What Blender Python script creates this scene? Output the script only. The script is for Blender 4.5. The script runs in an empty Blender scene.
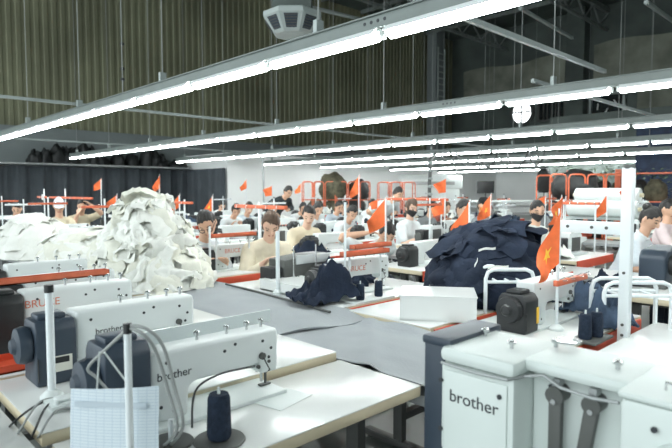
import bpy, bmesh, math, random
from mathutils import Vector, Matrix, noise
random.seed(7)
S = bpy.context.scene
COL = S.collection
CH = 1.45
PI = math.pi
R = math.radians

# ------------------------------------------------------------------ camera
F = 552.0
PITCH = math.atan(33 / 552)
AZ = R(136.3)
cam_d = bpy.data.cameras.new('camera')
cam = bpy.data.objects.new('camera', cam_d)
COL.objects.link(cam)
cam.location = (0, 0, CH)
cam.rotation_euler = (PI / 2 - PITCH, 0, AZ - PI / 2)
cam_d.sensor_width = 36
cam_d.lens = 36 * F / 672
cam_d.clip_end = 200
cam_d.dof.use_dof = True
cam_d.dof.focus_distance = 2.9
cam_d.dof.aperture_fstop = 4.0
S.camera = cam
FW = Vector((math.cos(AZ) * math.cos(PITCH), math.sin(AZ) * math.cos(PITCH), -math.sin(PITCH)))
RT = Vector((math.sin(AZ), -math.cos(AZ), 0))
UP = RT.cross(FW)

def ray(x, y):
    return FW + RT * ((x - 336) / F) + UP * ((224 - y) / F)
def at_y(x, y, Y):
    r = ray(x, y); t = Y / r.y
    return Vector((r.x * t, Y, CH + r.z * t))
def at_d(x, y, d):
    r = ray(x, y)
    return Vector((r.x * d, r.y * d, CH + r.z * d))
def at_z(x, y, z):
    r = ray(x, y); t = (z - CH) / r.z
    return Vector((r.x * t, r.y * t, z))
def pix(p):
    v = Vector(p) - Vector((0, 0, CH)); d = v.dot(FW)
    if d < 0.1: return (-9999, 0, d)
    return (336 + F * v.dot(RT) / d, 224 - F * v.dot(UP) / d, d)

# --------------------------------------------------------------- materials
def mat(name, col, rough=0.5, metal=0.0, var=0.0, scale=6.0, bump=0.0, bscale=40.0, spec=0.5, sheen=0.0):
    m = bpy.data.materials.new(name); m.use_nodes = True
    nt = m.node_tree; b = nt.nodes['Principled BSDF']
    b.inputs['Base Color'].default_value = (*col, 1)
    b.inputs['Roughness'].default_value = rough
    b.inputs['Metallic'].default_value = metal
    b.inputs['Specular IOR Level'].default_value = spec
    tc = nt.nodes.new('ShaderNodeTexCoord')
    if var > 0:
        n = nt.nodes.new('ShaderNodeTexNoise'); n.inputs['Scale'].default_value = scale
        n.inputs['Detail'].default_value = 4
        nt.links.new(tc.outputs['Object'], n.inputs['Vector'])
        r = nt.nodes.new('ShaderNodeValToRGB')
        r.color_ramp.elements[0].position = 0.3; r.color_ramp.elements[1].position = 0.7
        r.color_ramp.elements[0].color = (*[max(0, c * (1 - var)) for c in col], 1)
        r.color_ramp.elements[1].color = (*[min(1, c * (1 + var)) for c in col], 1)
        nt.links.new(n.outputs['Fac'], r.inputs['Fac'])
        nt.links.new(r.outputs['Color'], b.inputs['Base Color'])
    if bump > 0:
        n2 = nt.nodes.new('ShaderNodeTexNoise'); n2.inputs['Scale'].default_value = bscale
        n2.inputs['Detail'].default_value = 3
        nt.links.new(tc.outputs['Object'], n2.inputs['Vector'])
        bp = nt.nodes.new('ShaderNodeBump'); bp.inputs['Strength'].default_value = bump
        bp.inputs['Distance'].default_value = 0.01
        nt.links.new(n2.outputs['Fac'], bp.inputs['Height'])
        nt.links.new(bp.outputs['Normal'], b.inputs['Normal'])
    return m

def emit(name, col, strength):
    m = bpy.data.materials.new(name); m.use_nodes = True
    b = m.node_tree.nodes['Principled BSDF']
    b.inputs['Base Color'].default_value = (*col, 1)
    b.inputs['Emission Color'].default_value = (*col, 1)
    b.inputs['Emission Strength'].default_value = strength
    return m

M = dict(
    white=mat('white_enamel', (.70, .745, .735), .35, var=.03),
    white2=mat('white_plastic', (.70, .75, .735), .45, var=.02),
    laminate=mat('white_laminate', (.76, .78, .76), .22, var=.03, scale=3),
    cream=mat('cream_edge', (.62, .55, .39), .5, var=.06),
    navy=mat('navy_plastic', (.03, .045, .065), .45, var=.1),
    black=mat('black_plastic', (.015, .017, .018), .45, var=.1),
    dgrey=mat('dark_grey_metal', (.09, .095, .09), .5, metal=.3, var=.1),
    grey=mat('grey_metal', (.34, .36, .36), .4, metal=.4, var=.08),
    steel=mat('bright_steel', (.6, .62, .62), .25, metal=.9),
    pole=mat('white_painted_tube', (.74, .79, .80), .4, var=.03),
    chan=mat('grey_lamp_channel', (.17, .20, .19), .5, var=.06),
    rail=mat('pale_grey_channel', (.36, .41, .40), .5, var=.05),
    cable=mat('grey_cable', (.32, .34, .33), .5),
    cableb=mat('black_cable', (.02, .022, .022), .5),
    orange=mat('orange_red_paint', (.56, .125, .055), .5, var=.12, scale=14),
    red=mat('red_orange_plastic', (.60, .075, .03), .5, var=.1),
    flag=mat('orange_red_cloth', (.80, .155, .04), .75, var=.1, scale=20),
    yellow=mat('yellow_cloth', (.85, .52, .05), .7),
    clothw=mat('white_cotton', (.78, .79, .74), .9, var=.05, scale=9, bump=.25, bscale=55),
    cloth2=mat('off_white_cotton', (.74, .74, .65), .9, var=.06, scale=9, bump=.25, bscale=55),
    clothn=mat('navy_cloth', (.014, .021, .038), .9, var=.3, scale=9, bump=.3, bscale=50, spec=.25),
    denim=mat('slate_blue_cloth', (.045, .07, .11), .9, var=.25, scale=12, bump=.3, bscale=70, spec=.25),
    greyfab=mat('grey_fabric', (.30, .32, .33), .85, var=.04, scale=5, bump=.15, bscale=80, spec=.25),
    thread=mat('navy_thread', (.02, .03, .05), .85, var=.25, scale=60, bump=.5, bscale=200, spec=.2),
    skin=mat('skin', (.62, .38, .26), .55, var=.05, scale=12),
    hair=mat('black_hair', (.010, .009, .008), .5, var=.3, scale=40, bump=.5, bscale=120),
    hairb=mat('brown_hair', (.07, .038, .02), .5, var=.3, scale=40, bump=.5, bscale=120),
    eye=mat('dark_eye', (.03, .02, .016), .3),
    lip=mat('lips', (.42, .16, .13), .5),
    ink=mat('dark_ink', (.03, .035, .04), .6),
    inkred=mat('red_ink', (.62, .2, .12), .6),
    sack=mat('black_sack', (.012, .014, .014), .55, var=.3, scale=8, bump=.5, bscale=20),
    olive=mat('olive_cloth', (.07, .065, .04), .9, var=.5, scale=8, bump=.4, bscale=30),
    brownp=mat('brown_patterned_cloth', (.28, .19, .10), .9, var=.8, scale=45),
    leaf=mat('green_leaf', (.06, .10, .045), .6, var=.3),
    mask=mat('black_face_mask', (.02, .02, .022), .8),
    label=mat('pale_label', (.62, .62, .55), .6),
    glass=mat('dark_window_glass', (.012, .018, .02), .15, var=.5, scale=2),
)
SH = {}
def shirt(col):
    k = tuple(col)
    if k not in SH: SH[k] = mat('shirt_cloth', col, .9, var=.08, scale=10, bump=.3, bscale=25, spec=.25)
    return SH[k]
SKINS = [M['skin'], mat('skin_tan', (.50, .29, .19), .55, var=.05, scale=12), mat('skin_pale', (.70, .46, .34), .55, var=.05, scale=12)]

# ------------------------------------------------------------ mesh builder
class MB:
    def __init__(s): s.bm = bmesh.new()
    def _merge(s, b, mx=None):
        if mx is not None: bmesh.ops.transform(b, matrix=mx, verts=b.verts)
        me = bpy.data.meshes.new('t'); b.to_mesh(me); b.free()
        s.bm.from_mesh(me); bpy.data.meshes.remove(me)
        return s
    def box(s, c, d, bev=0.0, rot=None, seg=2):
        b = bmesh.new(); bmesh.ops.create_cube(b, size=1)
        bmesh.ops.scale(b, vec=d, verts=b.verts)
        if bev > 0: bmesh.ops.bevel(b, geom=list(b.edges), offset=bev, segments=seg, affect='EDGES', profile=.5)
        mx = Matrix.Translation(c)
        if rot: mx = mx @ Matrix.Rotation(rot[2], 4, 'Z') @ Matrix.Rotation(rot[1], 4, 'Y') @ Matrix.Rotation(rot[0], 4, 'X')
        return s._merge(b, mx)
    def bx(s, x0, x1, y0, y1, z0, z1, bev=0.0):
        return s.box(((x0 + x1) / 2, (y0 + y1) / 2, (z0 + z1) / 2), (x1 - x0, y1 - y0, z1 - z0), bev)
    def cyl(s, p0, p1, r, r2=None, seg=14, bev=0):
        p0 = Vector(p0); p1 = Vector(p1); d = p1 - p0
        b = bmesh.new()
        bmesh.ops.create_cone(b, cap_ends=True, segments=seg, radius1=r, radius2=r if r2 is None else r2, depth=d.length)
        q = Vector((0, 0, 1)).rotation_difference(d.normalized())
        return s._merge(b, Matrix.Translation((p0 + p1) / 2) @ q.to_matrix().to_4x4())
    def ball(s, c, r, sc=(1, 1, 1), seg=16):
        b = bmesh.new(); bmesh.ops.create_uvsphere(b, u_segments=seg, v_segments=max(6, seg // 2), radius=r)
        return s._merge(b, Matrix.Translation(c) @ Matrix.Diagonal((*sc, 1)))
    def tube(s, pts, r, seg=8, closed=False):
        pts = [Vector(p) for p in pts]; n = len(pts); rings = []
        b = bmesh.new(); prev = None
        for i, p in enumerate(pts):
            if closed: t = pts[(i + 1) % n] - pts[i - 1]
            else: t = pts[min(i + 1, n - 1)] - pts[max(i - 1, 0)]
            t.normalize()
            a = Vector((0, 0, 1)) if abs(t.z) < .9 else Vector((1, 0, 0))
            if prev is not None: a = prev
            u = (a - t * a.dot(t)).normalized(); prev = u; v = t.cross(u)
            rings.append([b.verts.new(p + (u * math.cos(k * 2 * PI / seg) + v * math.sin(k * 2 * PI / seg)) * r) for k in range(seg)])
        for i in range(n if closed else n - 1):
            A = rings[i]; B = rings[(i + 1) % n]
            for k in range(seg): b.faces.new((A[k], A[(k + 1) % seg], B[(k + 1) % seg], B[k]))
        if not closed:
            b.faces.new(rings[0][::-1]); b.faces.new(rings[-1])
        return s._merge(b)
    def lathe(s, prof, o=(0, 0, 0), axis='Z', seg=24, ring=False):
        b = bmesh.new(); rings = []
        for r, z in prof:
            rings.append([b.verts.new((r * math.cos(k * 2 * PI / seg), r * math.sin(k * 2 * PI / seg), z)) for k in range(seg)])
        for A, B in zip(rings, rings[1:]):
            for k in range(seg): b.faces.new((A[k], A[(k + 1) % seg], B[(k + 1) % seg], B[k]))
        if ring:
            A, B = rings[-1], rings[0]
            for k in range(seg): b.faces.new((A[k], A[(k + 1) % seg], B[(k + 1) % seg], B[k]))
        else:
            b.faces.new(rings[0][::-1]); b.faces.new(rings[-1])
        mx = Matrix.Translation(o)
        if axis == 'Y': mx = mx @ Matrix.Rotation(-PI / 2, 4, 'X')
        if axis == 'X': mx = mx @ Matrix.Rotation(PI / 2, 4, 'Y')
        bmesh.ops.recalc_face_normals(b, faces=b.faces)
        return s._merge(b, mx)
    def prism(s, poly, a0, a1, axis='X', bev=0.0, seg=2):
        # poly is a list of (u,v): axis X -> (y,z); Y -> (x,z); Z -> (x,y)
        def pt(u, v, a): return {'X': (a, u, v), 'Y': (u, a, v), 'Z': (u, v, a)}[axis]
        b = bmesh.new()
        A = [b.verts.new(pt(u, v, a0)) for u, v in poly]; B = [b.verts.new(pt(u, v, a1)) for u, v in poly]
        n = len(poly); b.faces.new(A); b.faces.new(B[::-1])
        for i in range(n): b.faces.new((A[i], B[i], B[(i + 1) % n], A[(i + 1) % n]))
        bmesh.ops.recalc_face_normals(b, faces=b.faces)
        if bev > 0: bmesh.ops.bevel(b, geom=list(b.edges), offset=bev, segments=seg, affect='EDGES', profile=.5)
        return s._merge(b)
    def grid(s, fn, nu, nv):
        b = bmesh.new()
        V = [[b.verts.new(fn(i / nu, j / nv)) for j in range(nv + 1)] for i in range(nu + 1)]
        for i in range(nu):
            for j in range(nv): b.faces.new((V[i][j], V[i + 1][j], V[i + 1][j + 1], V[i][j + 1]))
        return s._merge(b)
    def sheet(s, fn, nu, nv, th):
        # closed thin cloth: upper and lower surface
        b = bmesh.new()
        T = [[b.verts.new(fn(i / nu, j / nv)) for j in range(nv + 1)] for i in range(nu + 1)]
        for i in range(nu):
            for j in range(nv): b.faces.new((T[i][j], T[i + 1][j], T[i + 1][j + 1], T[i][j + 1]))
        b.normal_update()
        nrm = {v: v.normal.copy() for v in b.verts}
        D = [[b.verts.new(T[i][j].co - nrm[T[i][j]] * th) for j in range(nv + 1)] for i in range(nu + 1)]
        for i in range(nu):
            for j in range(nv): b.faces.new((D[i][j], D[i][j + 1], D[i + 1][j + 1], D[i + 1][j]))
        for i in range(nu):
            b.faces.new((T[i][0], D[i][0], D[i + 1][0], T[i + 1][0])); b.faces.new((T[i][nv], T[i + 1][nv], D[i + 1][nv], D[i][nv]))
        for j in range(nv):
            b.faces.new((T[0][j], T[0][j + 1], D[0][j + 1], D[0][j])); b.faces.new((T[nu][j], D[nu][j], D[nu][j + 1], T[nu][j + 1]))
        return s._merge(b)
    def build(s, name, m, parent=None, smooth=35, loc=None):
        me = bpy.data.meshes.new(name); s.bm.to_mesh(me); s.bm.free()
        me.materials.append(m)
        o = bpy.data.objects.new(name, me); COL.objects.link(o)
        if smooth and len(me.polygons):
            me.polygons.foreach_set('use_smooth', [True] * len(me.polygons))
            me.set_sharp_from_angle(angle=R(smooth))
        if parent is not None: o.parent = parent
        if loc is not None: o.location = loc
        return o

def tag(o, label=None, cat=None, group=None, kind=None):
    if label: o['label'] = label
    if cat: o['category'] = cat
    if group: o['group'] = group
    if kind: o['kind'] = kind
    return o
def empty(name, loc=(0, 0, 0), rz=0, label=None, cat=None, group=None):
    o = bpy.data.objects.new(name, None); COL.objects.link(o)
    o.location = loc; o.rotation_euler = (0, 0, rz); o.empty_display_size = .1
    return tag(o, label, cat, group)
def copy_tree(o, parent=None):
    c = o.copy(); COL.objects.link(c)
    if parent is not None: c.parent = parent
    for ch in list(o.children): copy_tree(ch, c)
    return c
def drop_tree(o):
    for ch in list(o.children): drop_tree(ch)
    bpy.data.objects.remove(o)
def place(proto, loc, rz=0, label=None, group=None):
    """the proto itself the first time, then copies"""
    if not proto.get('_used'):
        o = proto; proto['_used'] = 1
    else: o = copy_tree(proto)
    o.location = loc; o.rotation_euler = (0, 0, rz)
    tag(o, label, None, group)
    return o
PROTOS = []
def structure(o): o['kind'] = 'structure'; return o
ORD = ['first', 'second', 'third', 'fourth', 'fifth', 'sixth', 'seventh', 'eighth', 'ninth', 'tenth', 'eleventh', 'twelfth', 'thirteenth', 'fourteenth', 'fifteenth', 'sixteenth', 'seventeenth', 'eighteenth', 'nineteenth', 'twentieth']

def text_mesh(txt, size, extrude=.0006):
    c = bpy.data.curves.new('t', 'FONT'); c.body = txt; c.size = size; c.extrude = extrude; c.align_x = 'CENTER'; c.align_y = 'CENTER'
    o = bpy.data.objects.new('t', c); COL.objects.link(o)
    dg = bpy.context.evaluated_depsgraph_get(); dg.update()
    me = bpy.data.meshes.new_from_object(o.evaluated_get(dg))
    bpy.data.objects.remove(o); bpy.data.curves.remove(c)
    return me
def text(name, txt, size, m, parent, loc, facing='+X'):
    me = text_mesh(txt, size); me.materials.clear(); me.materials.append(m)
    # text lies in XY, reads along +X, faces +Z
    if facing == '+X': mx = Matrix(((0, 0, 1, 0), (1, 0, 0, 0), (0, 1, 0, 0), (0, 0, 0, 1)))
    elif facing == '-Y': mx = Matrix(((1, 0, 0, 0), (0, 0, -1, 0), (0, 1, 0, 0), (0, 0, 0, 1)))
    me.transform(Matrix.Translation(loc) @ mx)
    o = bpy.data.objects.new(name, me); COL.objects.link(o); o.parent = parent
    return o

# ================================================================= SETTING
XW, YW, ZR = -22.0, 32.0, 11.6
structure(MB().bx(-22, 6, -6, 32, -.1, 0).build('floor', mat('floor_paint', (.17, .19, .18), .35, var=.15, scale=1.5)))
mw = mat('painted_wall', (.9, .92, .91), .8, var=.04, scale=.6)
mgw = mat('grey_plaster', (.22, .25, .25), .85, var=.08, scale=.5)
mcor = mat('corrugated_sheet', (.20, .205, .13), .6, var=.25, scale=.35)
mdark = mat('dark_sheet', (.09, .112, .102), .7, var=.3, scale=.5)
mtarp = mat('dusty_tarp', (.23, .245, .20), .85, var=.35, scale=.7, bump=.3, bscale=3)
wl = structure(MB().bx(-22.3, -22, -6, 32.3, 0, 3.0).build('wall_left', mw))
structure(MB().bx(-22.25, -21.9, -6, 32.3, 2.4, 3.75).build('trim_1', mgw))
structure(MB().bx(-18.8, -18.6, 11.9, 32, 0, 2.95).bx(-22, -18.8, 11.9, 12.1, 0, 2.95).build('wall_back', mw))
def corr():
    m = MB(); per = .30
    n = int(38.3 / per); b = bmesh.new(); prof = []
    for i in range(n):
        y = -6 + i * per
        prof += [(y, 0), (y + .11, 0), (y + .14, .035), (y + .27, .035)]
    prof.append((-6 + n * per, 0))
    lo = [b.verts.new((-22.1 + d, y, 3.75)) for y, d in prof]; hi = [b.verts.new((-22.1 + d, y, ZR)) for y, d in prof]
    for i in range(len(prof) - 1): b.faces.new((lo[i], lo[i + 1], hi[i + 1], hi[i]))
    m._merge(b); m.bx(-22.4, -22.12, -6, 32.3, 3.0, ZR)
    return m
structure(corr().build('wall_left_upper', mcor, smooth=0))
wr = structure(MB().bx(-22.3, -14.6, 32, 32.3, 0, 3.7).build('wall_right', mw))
structure(MB().bx(-22.3, -14.6, 32.02, 32.3, 3.7, ZR).bx(-14.6, 6, 32.02, 32.3, 0, ZR).build('wall_right_upper', mdark))
structure(MB().bx(-22.3, 6, -6, 32.3, ZR, ZR + .2).build('ceiling', mdark))
structure(MB().bx(6, 6.2, -6, 32.3, 0, ZR).build('wall_rear', mgw))
# roof steel
msteel = mat('roof_steel', (.22, .25, .24), .6, metal=.1, var=.2)
for k, x in enumerate((-18, -12, -6)):
    m = MB(); m.bx(x - .1, x + .1, 4, 32, ZR - .45, ZR - .2)
    for j in range(14):
        y = 4 + j * 2
        m.cyl((x, y, ZR - .45), (x, y + 1, ZR - 1.3), .05, seg=6); m.cyl((x, y + 1, ZR - 1.3), (x, y + 2, ZR - .45), .05, seg=6)
    m.bx(x - .08, x + .08, 4, 32, ZR - 1.42, ZR - 1.28)
    structure(m.build('trim_%d' % (k + 2), msteel))
for k in range(8):
    y = 8 + 3 * k
    structure(MB().bx(-22, 2, y - .06, y + .06, ZR - .2, ZR).build('trim_%d' % (k + 5), msteel))
# corner column and wall column
structure(MB().bx(-21.9, -21.2, 29.0, 29.9, 0, ZR).build('column_1', mgw))
structure(MB().bx(-13.9, -12.9, 31.2, 32, 0, ZR).build('column_2', mdark))
# cooling duct strip with ladder-like rungs in the corner
m = MB()
for s in (-.35, .35): m.bx(-21.16, -21.08, 29.45 + s - .03, 29.45 + s + .03, .3, 10.5)
for j in range(26): m.bx(-21.15, -21.09, 29.1, 29.8, .6 + j * .38, .66 + j * .38)
tag(m.build('wall_ladder', M['rail']), 'tall grey rung ladder fixed to the far corner column', 'ladder')
# tarpaulins high on the right wall
for i, (x0, x1, z0, z1) in enumerate(((-21, -14.2, 7.3, 9.3), (-12.6, -4.5, 6.9, 9.5), (-10.3, -5.0, 5.0, 6.7))):
    def fn(u, v, x0=x0, x1=x1, z0=z0, z1=z1, i=i):
        x = x0 + (x1 - x0) * u; z = z0 + (z1 - z0) * v
        return Vector((x, 31.78 + .1 * noise.noise(Vector((x * .9, z * .7, i))) + .04 * noise.noise(Vector((x * 3, z, i))), z + .1 * math.sin(u * 9)))
    o = MB().sheet(fn, 40, 14, .02).build('tarpaulin', mtarp, smooth=60)
    tag(o, ['dusty grey tarpaulin hung high left of the wall column', 'wider dusty grey tarpaulin hung high right of the wall column', 'lower dusty tarpaulin right of the dark wall window'][i], 'tarpaulin')
# high windows in the right wall
c = at_y(522, 113, 31.9)
w = MB(); w.lathe([(.62, -.1), (.80, -.1), (.80, .1), (.62, .1)], (c.x, 31.92, c.z), 'Y', 32, ring=True)
w.bx(c.x - .64, c.x + .64, 31.84, 31.9, c.z + .0, c.z + .09); w.bx(c.x - .03, c.x + .03, 31.84, 31.9, c.z - .64, c.z + .64)
w.cyl((c.x - .45, 31.86, c.z + .1), (c.x, 31.86, c.z + .4), .03, seg=6); w.cyl((c.x + .45, 31.86, c.z + .1), (c.x, 31.86, c.z + .4), .03, seg=6)
wf = structure(w.build('window_1', M['dgrey']))
MB().lathe([(.63, -.02), (.63, .02)], (c.x, 31.95, c.z), 'Y', 32).build('pane', emit('daylight_pane', (.93, .97, 1), 5.0), wf)
for n, (pa, pb) in enumerate((((592, 97), (623, 115)), ((540, 103), (564, 118)))):
    a = at_y(*pa, 31.9); b_ = at_y(*pb, 31.9)
    m = MB()
    x0, x1, z0, z1 = a.x, b_.x, b_.z, a.z
    for (u0, u1, v0, v1) in ((x0 - .12, x0, z0 - .12, z1 + .12), (x1, x1 + .12, z0 - .12, z1 + .12), (x0, x1, z0 - .12, z0), (x0, x1, z1, z1 + .12)):
        m.bx(u0, u1, 31.8, 32, v0, v1)
    if n: 
        for k in range(1, 6): m.bx(x0 + (x1 - x0) * k / 6 - .03, x0 + (x1 - x0) * k / 6 + .03, 31.84, 31.94, z0, z1)
    wo = structure(m.build('window_%d' % (n + 2), M['rail'] if n == 0 else M['dgrey']))
    MB().bx(x0, x1, 31.94, 31.99, z0, z1).build('pane', M['glass'], wo)
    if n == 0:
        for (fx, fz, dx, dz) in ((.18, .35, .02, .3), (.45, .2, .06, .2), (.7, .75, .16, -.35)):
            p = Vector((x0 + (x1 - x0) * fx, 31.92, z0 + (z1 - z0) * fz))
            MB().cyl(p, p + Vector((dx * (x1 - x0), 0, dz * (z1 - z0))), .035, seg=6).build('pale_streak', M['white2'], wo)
# curtain on the left wall
def cur(u, v):
    s_ = 15.9 * u
    wv = .07 * math.sin(s_ * 9) + .03 * math.sin(s_ * 23 + 1)
    z = .05 + 2.3 * v
    if s_ < 12.75: return Vector((-21.72 + wv, -1 + s_, z))
    return Vector((-21.72 + (s_ - 12.75), 11.8 + wv * .7, z))
o = MB().sheet(cur, 260, 3, .015).build('curtain', mat('slate_curtain', (.075, .088, .10), .9, var=.12, scale=2), smooth=60)
tag(o, 'long slate grey curtain covering the left wall behind the workers', 'curtain')
o = MB().bx(-21.9, -20.9, 3.6, 11.6, 2.36, 2.42).build('ledge_shelf', M['grey']); tag(o, 'long ledge shelf above the curtain holding dark sacks', 'shelf')
SKB = dict(first='', )
xs = [36, 46, 58, 66, 74, 84, 92, 101, 118, 132, 146, 154, 161, 178]
for i, px_ in enumerate(xs):
    c = at_d(px_, 169, 1); r = ray(px_, 169); t = -21.4 / r.x
    c = Vector((-21.4, r.y * t, 2.42)); ww = random.uniform(.24, .38); hh = (.26, .3, .42, .36, .36, .46, .4, .3, .36, .3, .5, .42, .3, .2)[i]
    def fn(u, v, c=c, ww=ww, hh=hh, i=i):
        a = u * 2 * PI; b = v * PI / 2
        rr = 1 + .35 * noise.noise(Vector((math.cos(a) * 1.5, math.sin(a) * 1.5, b * 2 + i * 7)))
        return c + Vector((.32 * math.cos(a) * math.cos(b) * rr, ww * math.sin(a) * math.cos(b) * rr, max(0, hh * math.sin(b) * 1.6 * rr)))
    o = MB().grid(fn, 20, 8).build('sack', M['sack'], smooth=60)
    tag(o, 'black sack on the ledge over the curtain, %s from the left' % ORD[i], 'sack', 'sacks along the ledge')

# ------------------------------------------------------------ lamp rails
tube_m = emit('lamp_glow', (.95, .99, .98), 41.0)
refl_m = mat('lamp_reflector', (.80, .84, .84), .4)
RY = [2.80, 6.03, 9.52, 12.9, 16.3, 20.6, 25.4]
GAP = [-2.47, -4.67, -4.41, -3.9, -4.3, -4.0, -4.6]
RN = ['nearest', 'second', 'third', 'fourth', 'fifth', 'sixth', 'farthest']
ZL = 2.45
fx = empty('tube_light', (0, 0, 0)); fx['category'] = 'light'
m = MB(); m.prism([(-.085, 0.03), (-.04, .075), (.04, .075), (.085, .03), (.078, .03), (.036, .066), (-.036, .066), (-.078, .03)], -.575, .575, 'X'); 
m.build('reflector', refl_m, fx)
MB().cyl((-.565, 0, .03), (.565, 0, .03), .036, seg=12).build('tube', tube_m, fx)
for s in (-1, 1): MB().box((s * .588, 0, .04), (.03, .05, .05), .005).build('end_cap', M['white2'], fx)
PROTOS.append(fx)
for ri, y in enumerate(RY):
    gx = GAP[ri]
    k0 = math.ceil((gx + 17.6) / 1.25)
    xl = gx - 1.25 * (k0 - 0) + .0
    x_end = [3.0, 2.8, 2.0, 0, -2, -3.5, -5, -6][ri]
    rr = empty('lamp_rail', (xl, y, ZL + .075), 0, 'long pale grey lamp rail running across the hall, %s to the camera' % (RN[ri] if ri else 'nearest'), 'lamp rail', 'lamp rails')
    L = x_end - xl
    MB().prism([(-.028, 0), (-.045, 0), (-.045, .01), (-.028, .01), (-.028, .085), (-.045, .085), (-.045, .095), (.045, .095), (.045, .085), (.028, .085), (.028, .01), (.045, .01), (.045, 0), (.028, 0)], 0, L, 'X').build('channel', M['chan'], rr, smooth=0)
    k = 0; xw = .6
    while xw < L:
        MB().cyl((xw, 0, .095), (xw, 0, ZR - ZL - .3), .006 if ri else .005, seg=5).build('suspension_wire', M['cable'], rr)
        MB().bx(xw - .02, xw + .02, -.035, .035, .085, .19).build('hanger_clip', M['rail'], rr)
        xw += 2.5
    # perforation cluster on the channel side
    if ri < 2:
        m = MB()
        for q in range(4): m.cyl((-2.62 + q * .06 - xl if ri == 0 else -3.62 + q * .06 - xl - .65, -.0275, .05), (-2.62 + q * .06 - xl if ri == 0 else -3.62 + q * .06 - xl - .65, -.031, .05), .012, seg=8)
        m.build('knockout_holes', M['ink'], rr)
    xx = xl + .625; n = 0
    while xx + .6 < x_end + .3:
        p = pix((xx - .6, y, ZL)); q = pix((xx + .6, y, ZL))
        vis = (p[2] > .2 and p[0] < 690 and q[0] > -25)
        if vis or ri == 0 or xx > -14:
            place(fx, (xx, y, ZL), 0, 'bright white tube light on the %s lamp rail, %s from its left end' % (RN[ri], ORD[n] if n < 20 else 'last'), 'tube lights on the lamp rails')
        xx += 1.25; n += 1
# cross bars tying rails together
for i, (x, y0, y1, z, lab) in enumerate(((-2.30, 2.7, 6.1, 2.68, 'thin grey tie bar between the nearest two lamp rails at upper right'), (-8.4, -1, 30, 2.68, 'long thin grey tie bar crossing over the lamp rails at left'), (-14.8, 2, 30, 2.68, 'farthest long tie bar crossing the lamp rails near the curtain'), (-3.0, 5.9, 27, 2.66, 'tie bar crossing from the second lamp rail towards the back at right'))):
    MBo = MB().bx(x - .018, x + .018, y0, y1, z, z + .04).build('tie_bar', M['rail']); tag(MBo, lab, 'tie bar', 'tie bars over the lamp rails')
# two higher tie bars
for i, (pa, pb, ya, lab) in enumerate((((280, 0), (372, 22), 7.5, 'high grey pipe slanting under the roof beside the air cooler'), ((520, 8), (572, 38), 12.0, 'short high grey brace under the roof at upper right'), ((646, 2), (680, 26), 12.0, 'thin high grey brace in the upper right corner'))):
    a = at_y(*pa, ya); b = at_y(*pb, ya + 4)
    o = MB().cyl(a, b, .045, seg=8).build('roof_pipe', M['rail']); tag(o, lab, 'pipe')
# chain with weights hanging near top left
a = at_d(122, 44, 7); b = at_d(123, 103, 7)
ch = empty('hanging_chain', b, 0, 'thin hanging wire with dark knots above the nearest lamp rail at left', 'wire')
MB().cyl((0, 0, 0), (a.x - b.x, a.y - b.y, ZR - b.z), .006, seg=5).build('wire', M['cable'], ch)
for f in (.0, .42, .6, .85): MB().ball((Vector(a) - Vector(b)) * (1 - f) * 1.0, .025).build('knot', M['black'], ch)

# ---------------------------------------------------------- air cooler
c = at_d(293, 24, 7.6)
ac = empty('air_cooler', c, AZ + PI, 'white octagonal air cooler outlet with dark louvres hanging near the roof', 'air cooler')
# local +X looks back to the camera
m = MB(); top = []; 
def octp(r, z): return [(r * math.cos(PI / 8 + k * PI / 4), r * math.sin(PI / 8 + k * PI / 4), z) for k in range(8)]
b = bmesh.new()
rings = [[b.verts.new(p) for p in octp(rr_, z)] for rr_, z in ((.38, .14), (.42, .12), (.42, .06), (.27, -.15), (.25, -.165))]
for A, B in zip(rings, rings[1:]):
    for k in range(8): b.faces.new((A[k], A[(k + 1) % 8], B[(k + 1) % 8], B[k]))
b.faces.new(rings[0]); b.faces.new(rings[-1][::-1]); bmesh.ops.recalc_face_normals(b, faces=b.faces)
m._merge(b); m.build('housing', M['rail'], ac, smooth=0)
for k in range(8):
    am = k * PI / 4
    n = Vector((math.cos(am), math.sin(am), 0)); t = Vector((-math.sin(am), math.cos(am), 0))
    m = MB(); mb2 = MB()
    def q(u, v, d): # v 0 bottom..1 top along sloping face
        rr_ = (.27 + (.42 - .27) * v) * math.cos(PI / 8); z = -.15 + .21 * v
        return n * (rr_ + d) + t * u * (rr_ * .36 / .3) * .82 + Vector((0, 0, z))
    b = bmesh.new()
    vs = [b.verts.new(q(u, v, .004)) for u, v in ((-.26, .14), (.26, .14), (.26, .88), (-.26, .88))]
    ws = [b.verts.new(q(u, v, -.01)) for u, v in ((-.26, .14), (.26, .14), (.26, .88), (-.26, .88))]
    b.faces.new(vs); b.faces.new(ws[::-1])
    for i in range(4): b.faces.new((vs[i], ws[i], ws[(i + 1) % 4], vs[(i + 1) % 4]))
    m._merge(b); g = m.build('louvre', M['navy'], ac, smooth=0)
    for j in range(5):
        v = .22 + j * .145
        mb2.cyl(q(-.25, v, .012), q(.25, v, .012), .006, seg=6)
    mb2.build('louvre_slats', M['dgrey'], g)
MB().bx(-.26, .26, -.26, .26, .135, 3.6).build('duct', mdark, ac)

# ============================================================ COMPONENTS
def free(o):  # remove a proto that was never placed
    drop_tree(o)

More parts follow.
